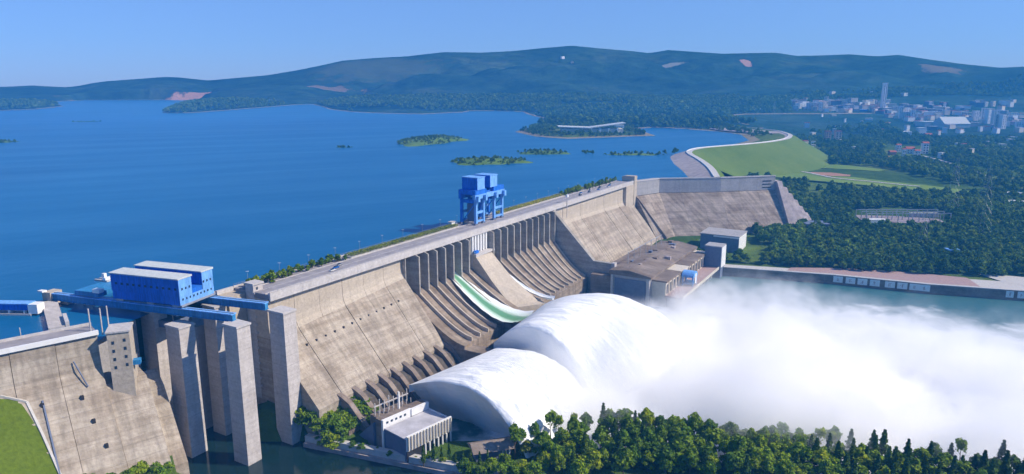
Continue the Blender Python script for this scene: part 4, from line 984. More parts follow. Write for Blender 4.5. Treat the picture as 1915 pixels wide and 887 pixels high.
def make_tree(name, label, cat, cd, H, mat, seed, size, conifer=False, group=None):
    t = thing(name, label, cat, (0, 0, 0), group)
    me = leafmesh('crown', cd, size, mat, seed); o = bpy.data.objects.new('crown', me); col.objects.link(o); o.parent = t
    trunk_mb(H, seed, conifer).build('trunk', M['bark'], t); return t
def hide_proto(t):
    for o in list(t.children) + [t]: bpy.data.objects.remove(o)
GRP = 'trees of the dark foreground wood along the bottom'
LB = 'round topped dark green tree standing in the foreground wood'
protoB = [make_tree('broadleaf_tree', LB, 'tree', crown_broad(20 + k, 16 - k % 3, 4.6 + .5 * (k % 3), 1000), 16, M['leaf'], 20 + k, .62, group=GRP) for k in range(5)]
protoC = [make_tree('conifer_tree', 'pointed dark conifer rising out of the foreground wood', 'tree', crown_conifer(40 + k, 20 + k, 3.3 + .4 * k, 950), 20, M['conifer'], 40 + k, .52, True, 'pointed conifers of the foreground wood') for k in range(3)]
protoP = [make_tree('open_tree', 'sparse tree with bare trunk showing against the white mist', 'tree', crown_broad(60 + k, 17, 3.4, 420, 7, .5), 17, M['leaf'], 60 + k, .55, group='sparse trees along the wood edge') for k in range(2)]
used = set()
def plant(protos, k, x, y, z, s, label=None, group=None):
    p_ = protos[k % len(protos)]; rz = rng.uniform(0, 6.28); wz = s * rng.uniform(.88, 1.1)
    if p_.name not in used: used.add(p_.name); p_.location = (x, y, z); p_.rotation_euler = (0, 0, rz); p_.scale = (s * 1.02, s, wz); o = p_
    else: o = dup(p_, (x, y, z), rz, (s * 1.02, s, wz))
    if label: o['label'] = label
    if group: o['group'] = group
    return o
TOP = [(940, 815), (985, 792), (1040, 772), (1100, 757), (1200, 766), (1300, 775), (1420, 786), (1500, 797), (1570, 802), (1640, 816), (1700, 832), (1760, 822), (1850, 834), (1930, 842), (2050, 862)]
tx = np.array([p_[0] for p_ in TOP], float); ty = np.array([p_[1] for p_ in TOP], float)
nT = 0
row0 = []
for row in range(7):
    for k, px_ in enumerate(np.arange(960, 2060, 23.0)):
        px2 = px_ + rng.uniform(-9, 9) + (row % 2) * 13; hh = rng.uniform(11.5, 17.5) * (1.12 if row == 0 and k % 3 == 0 else 1)
        if (row > 0 and px2 < 990) or (row == 6 and k % 3): continue
        q = at(px2, np.interp(px2, tx, ty) + 3, 5 + 15.5); q = q + np.array([.25, -.97, 0]) * (row * 8.2 + rng.uniform(-2, 2))
        conif = (px2 > 1480 and rng.random() < .42) or rng.random() < .12
        if row == 0 and (px2 < 1090 or rng.random() < .16): o_ = plant(protoP, k, q[0], q[1], 4.5, hh / 16); kn = 'sparse tree with bare trunk'
        elif conif: o_ = plant(protoC, k + row, q[0], q[1], 4.5, hh / 18.0 * 1.05); kn = 'pointed dark conifer'
        else: o_ = plant(protoB, k * 3 + row, q[0], q[1], 4.5, hh / 16); kn = 'round topped green tree'
        if row == 0: row0.append((px2, o_, kn))
        else: o_['label'] = kn + ' in the ' + ('left' if px2 < 1300 else 'middle' if px2 < 1600 else 'right') + ' foreground wood, ' + ('second' if row == 1 else 'third' if row == 2 else 'inner') + ' row'
        nT += 1
for k, (_, o_, kn) in enumerate(sorted(row0, key=lambda v: v[0])): o_['label'] = f'{kn}, number {k + 1} from left on the foreground wood skyline'
# yellow-green tree at the edge
pY = [make_tree('yellow_tree', 'bright yellow-green tree at the left end of the foreground wood', 'tree', crown_broad(71, 9, 4.0, 700), 9, M['yellow_leaf'], 71, .5)]
q = at(985, 850, 6); plant(pY, 0, q[0], q[1], 5, 1.0)
# cypresses and bushes round the white building
pC2 = [make_tree('cypress', 'slim dark cypress in front of the white columned building', 'tree', crown_conifer(81, 10, 1.3, 380), 10, M['conifer'], 81, .34, True, 'slim cypresses before the white building')]
for k, (px_, py_) in enumerate([(792, 862), (812, 858), (826, 856), (840, 852), (852, 862), (866, 858), (880, 866), (897, 868), (912, 862), (930, 872), (945, 866)]):
    q = at(px_, py_ + 6, 5); plant(pC2, k, q[0], q[1], 4.6, rng.uniform(.7, 1.15))
pBu = [make_tree('bush', 'rounded bright green bush on the bank between the right pillar and the stepped outlets', 'bush', crown_broad(90 + k, 6.5, 4.2, 700, 8, .12), 6, M['leaf'], 90 + k, .42, group='bushes on the green bank behind the right pillar') for k in range(2)]
k = 0
for s in np.arange(0, 44, 5.2):
    for t in np.arange(12, 52, 6.0):
        if s + (t - 26) * .4 > 40 or (t < 26 and s > 24): continue
        x_, y_, _ = DAM(s + rng.uniform(-2, 2), t + rng.uniform(-2, 2), 0); plant(pBu, k, x_, y_, max(hz(x_, y_), 4) - .8, rng.uniform(1.1, 1.75)); k += 1
for px_ in range(590, 960, 17):
    q = at(px_ + rng.uniform(-4, 4), 826 + (px_ - 570) * .175 - rng.uniform(2, 12), 5)
    plant(pBu, k, q[0], q[1], 4.4, rng.uniform(.35, .62), 'low bush behind the pale shore wall', 'low bushes behind the shore wall'); k += 1
for px_, py_, s_ in [(150, 884, .9), (178, 880, 1.1), (205, 872, 1.0), (232, 862, .9), (262, 872, 1.2), (240, 884, 1.1), (290, 868, .9), (312, 862, .7), (300, 882, 1.0), (330, 880, .6), (205, 890, 1.1), (160, 900, 1.2), (280, 895, 1.2), (230, 905, 1.3)]:
    q = at(px_, py_, 24); plant(pBu, k, q[0], q[1], 18.5, s_, 'dark bush at the bottom edge below the left dam face', 'bushes at the foot of the left dam'); k += 1
# foreground ground under the left toe
lt = MB(); tp = [at(*p_) for p_ in ((120, 868, 19), (322, 852, 19), (350, 960, 12), (60, 1000, 16))]; lt.poly(tp); tag(lt.build('left_bank', M['ground'], fix=False), kind='structure')
# green slope at the lower left
gs = MB(); f0 = [LEFT(-43, 2.2, 63.4), LEFT(-33.6, 5.5, 58.6), LEFT(-30.5, 16, 44.5), LEFT(-27.6, 27.2, 29.0), LEFT(-24.5, 40, 11)]
rows = []
for k, p_ in enumerate(f0):
    rows.append([np.array(p_) + np.array([-.62, -.78, 0]) * q * (10 + k * 3) + np.array([0, 0, -q * .6]) for q in (0, 1, 2, 3, 4)])
gs.grid(np.array(rows)); go = gs.build('grass_bank', M['lawn'], smooth=False, fix=False); tag(go, kind='structure')
kb = thing('bank_kerb', 'pale stone kerb between the green slope and the left dam face', 'kerb', f0[1])
for k in range(4): MB().beam(np.array(f0[k]) + np.array([0, 0, .3]), np.array(f0[k + 1]) + np.array([0, 0, .3]), 1.1, .9).build('kerb_stone', M['palepath'], kb, f0[1])

for px_, py_ in [(880, 876), (900, 880), (918, 872), (936, 880), (952, 868), (962, 880), (975, 872), (985, 884), (868, 870), (1000, 880), (945, 858), (1012, 872)]:
    q = at(px_, py_, 8); plant(pBu, k, q[0], q[1], 4.4, rng.uniform(.8, 1.3), 'dark bush between the white building and the foreground wood', 'bushes left of the foreground wood'); k += 1

# distant woods: geometry-node scatter, one object each
def low_crown(seed, n, size, H, W): return leafmesh('canopy', crown_broad(seed, H, W, n, 6, .3), size, M['wood'], seed)
wood_col = bpy.data.collections.new('woodland_kinds')
for k in range(3):
    o = bpy.data.objects.new('canopy', low_crown(100 + k, 260, 1.15, 13, 5.2)); wood_col.objects.link(o)
def scatter(name, label, pts, scales):
    me = bpy.data.meshes.new(name); me.vertices.add(len(pts)); me.vertices.foreach_set('co', np.asarray(pts, np.float32).ravel())
    at_ = me.attributes.new('tree_scale', 'FLOAT', 'POINT'); at_.data.foreach_set('value', np.asarray(scales, np.float32))
    o = bpy.data.objects.new(name, me); col.objects.link(o); tag(o, label, kind='stuff')
    ng = bpy.data.node_groups.new(name, 'GeometryNodeTree'); ng.interface.new_socket('Geometry', in_out='INPUT', socket_type='NodeSocketGeometry'); ng.interface.new_socket('Geometry', in_out='OUTPUT', socket_type='NodeSocketGeometry')
    N = ng.nodes; L = ng.links; gi = N.new('NodeGroupInput'); go_ = N.new('NodeGroupOutput')
    ci = N.new('GeometryNodeCollectionInfo'); ci.inputs['Collection'].default_value = wood_col; ci.inputs['Separate Children'].default_value = True; ci.inputs['Reset Children'].default_value = True
    ip = N.new('GeometryNodeInstanceOnPoints'); ip.inputs['Pick Instance'].default_value = True
    rv = N.new('FunctionNodeRandomValue'); rv.data_type = 'FLOAT_VECTOR'; rv.inputs[1].default_value = (0, 0, 6.28); 
    na = N.new('GeometryNodeInputNamedAttribute'); na.data_type = 'FLOAT'; na.inputs[0].default_value = 'tree_scale'
    L.new(gi.outputs[0], ip.inputs['Points']); L.new(ci.outputs[0], ip.inputs['Instance']); L.new(rv.outputs[0], ip.inputs['Rotation']); L.new(na.outputs[0], ip.inputs['Scale']); L.new(ip.outputs[0], go_.inputs[0])
    md = o.modifiers.new('scatter', 'NODES'); md.node_group = ng; return o
def poly_world(px): return np.array([hit(*p_)[:2] for p_ in px])
meadow_px = [(1415, 300), (1500, 296), (1640, 312), (1730, 332), (1840, 360), (1840, 372), (1700, 366), (1560, 352), (1430, 336)]
yard_px = [(1590, 392), (1680, 388), (1775, 400), (1780, 424), (1700, 432), (1590, 424)]
path_px = [(1720, 288), (1850, 322), (1850, 334), (1715, 300)]
town_px = [(1478, 192), (1560, 190), (1915, 178), (1990, 178), (1990, 262), (1780, 262), (1700, 256), (1640, 222), (1478, 213)]
holes = [poly_world([(1215, 480), (1215, 415), (1320, 392), (1385, 405), (1412, 432), (1405, 470), (1330, 478)]), poly_world(town_px), poly_world([(1535, 250), (1590, 250), (1590, 268), (1535, 268)]), poly_world([(1655, 272), (1745, 272), (1745, 300), (1655, 302)]), poly_world(meadow_px), poly_world(yard_px), poly_world(path_px)]
emb_line = CR; pvx, pvy = hit(1105, 246)[:2]
def wood_pts(x0, x1, y0, y1, sp, mask=None):
    X, Y = np.meshgrid(np.arange(x0, x1, sp), np.arange(y0, y1, sp)); X = X.ravel() + rng.uniform(-.48, .48, X.size) * sp; Y = Y.ravel() + rng.uniform(-.48, .48, Y.size) * sp
    Z = height(X, Y); k = Z > 6
    for h_ in holes: k &= ~inside(X, Y, h_)
    wy = np.interp(X, [230, 343, 424, 502, 900], [772, 738, 716, 696, 575]) + 6; k &= Y > wy
    k &= (X / Y < .86) & (X / Y > -.75)
    if mask is not None: k &= mask(X, Y)
    return X[k], Y[k], Z[k]
LOWP = np.array([DAM(505, 60, 0)[:2], DAM(600, 55, 0)[:2]] + [tuple(v) for v in miter(WING, 38)[1:]] + [DAM(800, 190, 0)[:2]] + [tuple(CR[i] + NR[i] * (dnw[i] * 1.25)) for i in range(2, len(CR) - 8, 3)] + [(1250, 2700), (6000, 6000), (6000, 100), DAM(500, 160, 0)[:2]])
lowmask = lambda X, Y: inside(X, Y, LOWP)
notb = lambda X, Y: ~((((X - DAM.o[0]) * DAM.d[0] + (Y - DAM.o[1]) * DAM.d[1]) > 540) & (((X - DAM.o[0]) * DAM.d[0] + (Y - DAM.o[1]) * DAM.d[1]) < 628) & (((X - DAM.o[0]) * DAM.n[0] + (Y - DAM.o[1]) * DAM.n[1]) > 80) & (((X - DAM.o[0]) * DAM.n[0] + (Y - DAM.o[1]) * DAM.n[1]) < 175))
X, Y, Z = wood_pts(150, 1100, 560, 1150, 9.5, lambda X, Y: lowmask(X, Y) & notb(X, Y))
# nearest row along the road: trees of their own
dw = Y - np.interp(X, [230, 343, 424, 502, 900], [772, 738, 716, 696, 575]); order_ = np.argsort(dw); near_i = [i for i in order_ if X[i] / Y[i] < .78][:75]; rest = np.ones(len(X), bool); rest[near_i] = False
pR = [make_tree('bank_tree', 'dark tree in the front row behind the far river road', 'tree', crown_broad(120 + k, 14, 5.4, 520, 7), 14, M['wood'], 120 + k, .85, group='front row of trees behind the far river road') for k in range(3)]
near_i = sorted(near_i, key=lambda i: X[i] / Y[i])
for k, i in enumerate(near_i): plant(pR, k, X[i], Y[i], Z[i] - .5, rng.uniform(.75, 1.15), f'dark tree, number {k + 1} from the left in the front row behind the far river road')
P1 = np.stack([X, Y, Z - .6], 1)[rest]
X, Y, Z = wood_pts(250, 1900, 1150, 2300, 13, lowmask); P2 = np.stack([X, Y, Z - 1], 1)
keep = rng.random(len(P2)) < np.where(vnoise(P2[:, 0], P2[:, 1], 150, 91) > -.02, .85, .28); P2 = P2[keep]
sc1_ = np.concatenate([rng.uniform(.7, 1.25, len(P1)), rng.uniform(.9, 1.5, len(P2))])
scatter('near_woodland', 'dense dark green woodland covering the low ground right of the dam', np.concatenate([P1, P2]), sc1_)
clump = lambda X, Y: vnoise(X, Y, 500, 77) > -.12
X, Y, Z = wood_pts(-3400, 4200, 2300, 5600, 30, lambda X, Y: clump(X, Y) & (height(X, Y) > 79.2) | lowmask(X, Y) & clump(X, Y)); 
scatter('far_woodland', 'scattered far woodland and groves between the town blocks', np.stack([X, Y, Z - 2], 1), rng.uniform(1.1, 2.2, len(X)))
X, Y, Z = wood_pts(-60, 700, 1850, 2700, 17, lambda X, Y: (height(X, Y) > 79.0) & ~inside(X, Y, LOWP) & ~((np.abs(X - pvx) < 120) & (Y < pvy + 40) & (Y > pvy - 60)))
scatter('peninsula_woodland', 'low green woodland covering the peninsula round the long pavilion', np.stack([X, Y, Z - 1.5], 1), rng.uniform(.6, 1.0, len(X)))
print('TREES', nT, len(P1), len(P2), len(X))

# ============================================================ ISLANDS
M['island'] = grass('island_scrub', (.06, .13, .02), (.15, .24, .04), .02)
def island(px0, px1, py, hgt, label_, squash=.2, seed=1, trees=True, tail=0.0):
    c0, c1 = at(px0, py, 78), at(px1, py, 78); c = (c0 + c1) / 2; rx_ = (c1 - c0)[0] / 2; ry_ = rx_ * squash
    n_ = 40; G_ = []
    for i in range(9):
        f = i / 8; ring = []
        for k in range(n_):
            a_ = 6.2832 * k / n_; wob = 1 + .16 * math.sin(3 * a_ + seed) + .10 * math.sin(7 * a_ + seed * 2); ring.append((c[0] + math.cos(a_) * rx_ * f * wob, c[1] + math.sin(a_) * ry_ * f * wob + tail * math.cos(a_) * f * rx_, 76.5 + hgt * (1 - f ** 2)))
        ring.append(ring[0]); G_.append(ring)
    o = MB().grid(np.array(G_)).build('island', M['island'], smooth=True, fix=False); tag(o, kind='structure')
    r = np.random.default_rng(seed); n2_ = min(420, max(12, int(rx_ * ry_ / 45))); a_ = r.uniform(0, 6.283, n2_); f = np.sqrt(r.random(n2_)) * .9
    return np.stack([c[0] + np.cos(a_) * rx_ * f, c[1] + np.sin(a_) * ry_ * f + tail * np.cos(a_) * f * rx_, 76 + hgt * (1 - f ** 2)], 1) if trees else np.zeros((0, 3))
IP = [island(742, 868, 264, 11, '', 1.7, 1, tail=.5), island(835, 995, 302, 6, '', .95, 2), island(962, 1072, 286, 5, '', .85, 3), island(1120, 1250, 289, 3, '', .45, 4), island(-60, 36, 266, 5, '', .6, 5),
      island(130, 188, 228, 3, '', .3, 6, tail=.3), island(618, 664, 276, 2.4, '', .25, 7, tail=.2), island(1085, 1112, 285, 2.5, '', .6, 8)]
IPs = np.concatenate(IP); scatter('island_shrubs', 'low green trees and scrub covering the small islands in the reservoir', IPs - np.array([0, 0, 1.0]), rng.uniform(.22, .55, len(IPs)))
for px_, h_ in ((1243, 10), (1262, 15), (1233, 7), (1108, 9), (1095, 7)):
    q = at(px_, 290, 78); plant(pR, 1, q[0], q[1], 78.5, h_ / 14, 'dark lone tree on the thin spit before the curving embankment', 'lone trees on the thin spit')

# ============================================================ TOWN AND FAR BUILDINGS
def block(label, cat, px_, py_, wpx, hpx, mat, group=None, roofm='roofg', name='apartment_block', depth=.8, rows=True, gable=False, rz=0.0):
    q = hit(px_, py_); dist = math.hypot(q[0], q[1]); k = dist / F_PX * .99; w_ = wpx * k; h_ = hpx * k * (1.25 if rows or 'small' in label else 1.0); d_ = w_ * depth
    f = Frame(q[0], q[1], math.cos(rz), math.sin(rz)); o = thing(name, label, cat, tuple(q), group); oo = tuple(q); z = q[2]
    MB().box(f, -w_ / 2, w_ / 2, -d_ / 2, d_ / 2, z - 3, z + h_).build('wall', mat, o, oo)
    if gable: MB().prism(f, [(-d_ / 2 - 1, z + h_ + .05), (0, z + h_ + d_ * .32), (d_ / 2 + 1, z + h_ + .05)], -w_ / 2 - 1, w_ / 2 + 1).build('roof', M[roofm], o, oo)
    else: MB().box(f, -w_ / 2 - .6, w_ / 2 + .6, -d_ / 2 - .6, d_ / 2 + .6, z + h_ + .02, z + h_ + 1.2).build('roof', M[roofm], o, oo)
    if rows and h_ > 8:
        n_ = max(2, int(h_ / 6)); nw = max(2, int(w_ / 7))
        mb = MB()
        for r_ in range(n_):
            zz = z + 2 + r_ * (h_ - 3) / n_
            for c_ in range(nw):
                a_ = -w_ / 2 + (c_ + .25) * w_ / nw; mb.box(f, a_, a_ + w_ / nw * .5, d_ / 2 - .1, d_ / 2 + .15, zz, zz + (h_ - 3) / n_ * .5)
        wo_ = mb.build('window', M['glass'], o, oo); wo_['kind'] = 'stuff'
    return o
towercols = ['white', 'cream', 'roofw', 'white']
block('slim very tall white tower rising alone above the middle of the town', 'tower', 1650, 209, 6.5, 37, M['white'], name='town_tower')
clusters = {
 'tall white and pale blocks in the right part of the town': [(1838, 226, 7, 15), (1846, 232, 8, 17), (1858, 236, 8, 19), (1864, 240, 7, 17), (1873, 241, 8, 17), (1823, 226, 8, 12), (1802, 222, 8, 8), (1884, 232, 8, 9), (1905, 240, 9, 8), (1895, 222, 9, 7), (1842, 200, 6, 6), (1856, 199, 6, 6)],
 'blocks standing under the tall white tower': [(1683, 222, 6, 16), (1706, 226, 5, 14), (1694, 224, 14, 10), (1676, 212, 10, 9), (1715, 208, 10, 7), (1697, 212, 8, 7)],
 'low white blocks at the left end of the town': [(1515, 205, 12, 9), (1527, 206, 5, 9), (1534, 207, 6, 10), (1541, 205, 5, 10), (1497, 203, 14, 7), (1553, 207, 14, 5), (1548, 198, 6, 5), (1570, 203, 12, 4), (1582, 206, 9, 5), (1488, 206, 8, 6)],
 'small pale houses scattered among the far woods': [(1537, 219, 3, 5), (1580, 229, 3, 6), (1611, 232, 4, 5), (1558, 217, 8, 2), (1625, 225, 11, 3), (1630, 200, 14, 3), (1635, 255, 12, 3), (1652, 254, 8, 2), (1701, 260, 4, 9), (1795, 248, 10, 2), (1690, 180, 9, 5), (1556, 176, 8, 4), (1630, 176, 5, 4), (1400, 200, 4, 3), (1418, 208, 10, 4), (1330, 214, 12, 3), (1215, 220, 14, 4), (1235, 219, 8, 5), (1290, 205, 6, 3), (1100, 207, 14, 4), (1125, 206, 12, 4), (1140, 207, 8, 5), (1245, 210, 10, 3), (1070, 118, 5, 3), (1052, 110, 6, 4)],
}
adj = {'tall white and pale blocks in the right part of the town': 'tall pale apartment block among those at the right of the town', 'blocks standing under the tall white tower': 'pale apartment block in the cluster just right of the slim white tower',
       'low white blocks at the left end of the town': 'low whitish block in the row at the left end of the town', 'small pale houses scattered among the far woods': 'tiny pale house scattered among the far woods below the hills'}
for gname, L_ in clusters.items():
    for k, (a_, b_, c_, d_) in enumerate(L_): block(adj[gname], 'house' if 'house' in gname else 'apartment block', a_, b_, c_, d_, M[towercols[(k * 7) % 4]], gname, 'roofw' if k % 2 else 'roofg', rows='house' not in gname, rz=rng.uniform(-.5, .5), name='pale_house' if 'house' in gname else 'apartment_block')
# extra town fabric
for k in range(200):
    a_ = rng.uniform(1482, 1914); b_ = rng.uniform(188, 208) + rng.uniform(0, 1) * np.interp(a_, [1482, 1640, 1720, 1914], [3, 10, 40, 46]); 
    block('small ' + ('grey', 'pale', 'cream', 'blue-grey')[k % 4] + ' block with ' + ('grey', 'red', 'pale')[k % 3] + ' roof in the ' + ('left' if a_ < 1680 else 'middle' if a_ < 1800 else 'right') + ' part of the hazy town', 'building', a_, b_, rng.uniform(5, 14), rng.uniform(3, 6.5), M[('grey', 'white', 'cream', 'slate')[k % 4]], 'small blocks making up the town', ('roofg', 'redroof', 'roofw')[k % 3], rows=False, name='town_block', rz=rng.uniform(-.6, .6))
block('blue roofed factory shed in front of the slim white tower', 'shed', 1603, 208, 26, 2.5, M['blue'], roofm='pale_and_lit_blue', name='factory_shed', rows=False)
block('long pale multi-bay hall in front of the right part of the town', 'hall', 1740, 236, 34, 7, M['roofw'], roofm='roofw', name='long_hall', rows=False)
block('pale sloping roofed hall to the right of the long multi-bay hall', 'hall', 1778, 238, 40, 6, M['roofw'], roofm='roofw', name='sloping_hall', rows=False, gable=True)
block('round white tank-like building below the long hall', 'building', 1722, 249, 12, 8, M['white'], roofm='white', name='white_building', rows=False)
block('long white shed beside a red soil patch', 'shed', 1687, 251, 22, 4, M['white'], roofm='white', name='white_shed', rows=False)
for k, (a_, b_, c_, d_) in enumerate([(1547, 261, 9, 11), (1566, 261, 10, 11)]): block(('left', 'right')[k] + ' one of the two orange-pink blocks in the woods', 'house', a_, b_, c_, d_, plain('orange_render', (.62, .36, .24), .8) if k == 0 else M['shutter'], 'pair of orange-pink blocks', 'redroof', name='orange_block')
for k, (a_, b_, c_, d_, lb) in enumerate([(1679, 284, 7, 9, 'small white house at the left end of the red roofed hamlet'), (1689, 292, 5, 9, 'narrow white house at the front of the red roofed hamlet'), (1700, 287, 14, 6, 'wide white house in the middle of the red roofed hamlet'), (1714, 292, 8, 7, 'low white house near the right end of the red roofed hamlet'), (1728, 288, 9, 14, 'tall pink-white house at the right end of the red roofed hamlet'), (1668, 290, 10, 4, 'low red house left of the white hamlet'), (1655, 300, 10, 4, 'lone low red house below and left of the hamlet'), (1632, 270, 8, 4, 'small dull red house in the woods above the hamlet'), (1735, 258, 10, 4, 'red roofed house behind the hamlet')]):
    block(lb, 'house', a_, b_, c_, d_, M['white'] if k < 5 else M['earth'], None, 'redroof', name='red_roof_house', gable=True)
block('big white roofed building at the right edge of the woods', 'building', 1893, 388, 34, 9, M['slate'], None, 'white', name='white_roof_building', depth=.5, rows=False)
block('low pale building just above the big white roofed one', 'building', 1888, 366, 36, 4, M['slate'], None, 'roofw', name='pale_roof_building', depth=.4, rows=False)
block('small dark blue house with pale eaves above the river plaza', 'house', 1778, 484, 17, 12, M['blue'], None, 'pale_and_lit_blue', name='blue_house', depth=.7, rows=True)
block('low flat blue-grey shed among trees right of the wing dam', 'shed', 1522, 430, 40, 12, M['slate'], None, 'slate', name='grey_shed', rows=False)
for k in range(34):
    a_ = rng.uniform(1500, 1912); b_ = rng.uniform(236, 300)
    if 1640 < a_ < 1750 and b_ > 250: continue
    block('small ' + ('white', 'cream')[k % 2] + ' house with ' + ('grey', 'red', 'pale')[k % 3] + ' roof in woods ' + ('left of' if a_ < 1660 else 'right of') + ' the red hamlet', 'house', a_, b_, rng.uniform(5, 10), rng.uniform(5, 8), M[('white', 'cream')[k % 2]], 'houses half hidden in the woods below the town', ('roofg', 'redroof', 'roofw')[k % 3], rows=False, name='wood_house', rz=rng.uniform(-.6, .6))
# building on the peninsula
pb = hit(1110, 246); PBF = Frame(pb[0], pb[1], 1, .0); pbt = thing('pavilion', 'long pale sweeping-roofed pavilion on the wooded peninsula', 'building', tuple(pb)); kk = math.hypot(pb[0], pb[1]) / F_PX; z = pb[2]
MB().box(PBF, -60 * kk, -28 * kk, -30, 30, z - 4, z + 6 * kk).build('wing', M['cream'], pbt, tuple(pb))
MB().box(PBF, -27.9 * kk, 52 * kk, -20, 26, z - 4, z + 5.5 * kk).build('hall', M['cream'], pbt, tuple(pb))
MB().hexa([PBF(-66 * kk, 34, z + 9 * kk), PBF(-8 * kk, 34, z + 6.2 * kk), PBF(-8 * kk, -34, z + 6.2 * kk), PBF(-66 * kk, -34, z + 9 * kk), PBF(-66 * kk, 34, z + 10 * kk), PBF(-8 * kk, 34, z + 8 * kk), PBF(-8 * kk, -34, z + 8 * kk), PBF(-66 * kk, -34, z + 10 * kk)]).build('roof', M['roofw'], pbt, tuple(pb))
MB().hexa([PBF(-7.9 * kk, 30, z + 6.2 * kk), PBF(56 * kk, 30, z + 15 * kk), PBF(56 * kk, -30, z + 15 * kk), PBF(-7.9 * kk, -30, z + 6.2 * kk), PBF(-7.9 * kk, 30, z + 8 * kk), PBF(56 * kk, 30, z + 16.5 * kk), PBF(56 * kk, -30, z + 16.5 * kk), PBF(-7.9 * kk, -30, z + 8 * kk)]).build('roof', M['roofw'], pbt, tuple(pb))
for k in range(7): MB().box(PBF, (-56 + k * 16) * kk, (-53 + k * 16) * kk, 26.5, 29, z - 3, z + 7 * kk).build('column', M['white'], pbt, tuple(pb))
block('white house at the right tip of the pavilion on the peninsula', 'house', 1158, 243, 16, 8, M['white'], None, 'roofw', name='white_house', rows=False)

# lattice pylons
def pylon(px_, py_, hpx, label):
    q = hit(px_, py_); k = math.hypot(q[0], q[1]) / F_PX; h_ = hpx * k; b = h_ * .09; o = thing('lattice_pylon', label, 'pylon', tuple(q)); z = q[2]; lg = MB()
    c = [(-b, -b), (b, -b), (b, b), (-b, b)]; rd = max(.12, .09 * k)
    for x_, y_ in c: lg.beam((q[0] + x_, q[1] + y_, z - 2), (q[0] + x_ * .15, q[1] + y_ * .15, z + h_), rd, rd)
    lg.build('leg_frame', M['steel'], o, tuple(q)); br = MB()
    for j in range(7):
        f0_, f1_ = j / 8, (j + 1) / 8
        for i in range(4):
            a_, b_ = c[i], c[(i + 1) % 4]; s0_, s1_ = 1 - f0_ * .85, 1 - f1_ * .85
            br.beam((q[0] + a_[0] * s0_, q[1] + a_[1] * s0_, z + h_ * f0_), (q[0] + b_[0] * s1_, q[1] + b_[1] * s1_, z + h_ * f1_), rd * .6, rd * .6)
    br.build('bracing', M['steel'], o, tuple(q))
    for f_, w_ in ((.72, .2), (.84, .16), (.95, .12)): MB().beam((q[0] - h_ * w_, q[1], z + h_ * f_), (q[0] + h_ * w_, q[1], z + h_ * f_), rd, rd).build('cross_arm', M['steel'], o, tuple(q))
pylon(1778, 400, 90, 'tall faint lattice pylon behind the switch yard'); pylon(1724, 462, 62, 'thin lattice pylon in front of the switch yard'); pylon(1832, 452, 120, 'tallest lattice pylon near the right edge'); pylon(1447, 212, 20, 'small far mast beyond the end of the embankment')
sy_ = hit(1690, 412); yd = thing('switch_yard', 'fenced electrical switch yard with rows of steel frames among the trees', 'switch yard', tuple(sy_)); sf = Frame(sy_[0], sy_[1], 1, 0)
for r_ in range(3):
    for k in range(9):
        MB().box(sf, -62 + k * 15, -61 + k * 15, -18 + r_ * 16, -17 + r_ * 16, sy_[2] - 2, sy_[2] + 12).build('frame_post', M['steel'], yd, tuple(sy_))
    MB().box(sf, -62, 59, -18 + r_ * 16, -17.2 + r_ * 16, sy_[2] + 12.02, sy_[2] + 13).build('frame_beam', M['steel'], yd, tuple(sy_))
MB().box(sf, -70, -40, 18, 28, sy_[2] - 2, sy_[2] + 6).build('control_house', M['white'], yd, tuple(sy_)); MB().box(sf, 20, 62, -24, -18.5, sy_[2] - 2, sy_[2] + 7).build('wall', M['crest'], yd, tuple(sy_))

# ============================================================ WHITE BUILDING AT THE OUTLET FOOT
B0 = np.array([6., 72.]); wbld = thing('control_building', 'long flat roofed white building with a row of vertical fins facing the trees', 'building', DAM(24, 88, 5)); wo2 = tuple(wbld.location)
BF2 = Frame(*DAM(6.5, 96, 0)[:2], DAM.d[0] * .97 + DAM.n[0] * .2, DAM.d[1] * .97 + DAM.n[1] * .2)    # a along the building, b toward the wood
def BB(mb, name, mat, par=wbld): return mb.build(name, mat, par, wo2)
BB(MB().box(BF2, 0, 33, -20, 0, 3, 16.0), 'wall', M['slate'])  # shade on the near end of the white building put into this blue-grey
BB(MB().box(BF2, 0, 33.1, -19.2, -.9, 16.02, 16.5), 'roof', M['roofg'])
BB(MB().box(BF2, -.2, 33.2, .02, .9, 9.5, 18.6), 'parapet', M['white'])
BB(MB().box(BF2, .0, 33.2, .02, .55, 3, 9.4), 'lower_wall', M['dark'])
BB(MB().box(BF2, 33.0, 33.6, -20, -.05, 3, 17.0), 'end_wall', M['white'])
for k in range(15): BB(MB().box(BF2, .2 + k * 2.25, .75 + k * 2.25, .95, 1.9, 10, 18.2), 'fin', M['cream'])
for k in range(7): BB(MB().box(BF2, 12 + k * 3.2, 12.7 + k * 3.2, .95, 1.8, 3, 9.9), 'column', M['white'])
BB(MB().box(BF2, -.3, 20, -20.8, -20.05, 3, 21.5), 'clerestory_wall', M['white'])
BB(MB().box(BF2, -.3, 33, -27, -20.85, 3, 20.5), 'rear_hall', M['brown']); BB(MB().box(BF2, 20.1, 33.2, -20.85, -19.4, 16.6, 21.0), 'parapet', M['white'])
for k in range(5): BB(MB().box(BF2, 2 + k * 3.2, 3.5 + k * 3.2, -20.04, -19.9, 18.3, 19.6), 'window', M['glass'])
BB(MB().box(BF2, -.9, -.32, -20.8, -19.2, 3, 21.5), 'corner_column', M['white'])
BB(MB().prism(BF2, [(-42, 2), (-42, 5), (-27.1, 18), (-27.1, 2)], -2, 30), 'ramp_wall', M['slate'])
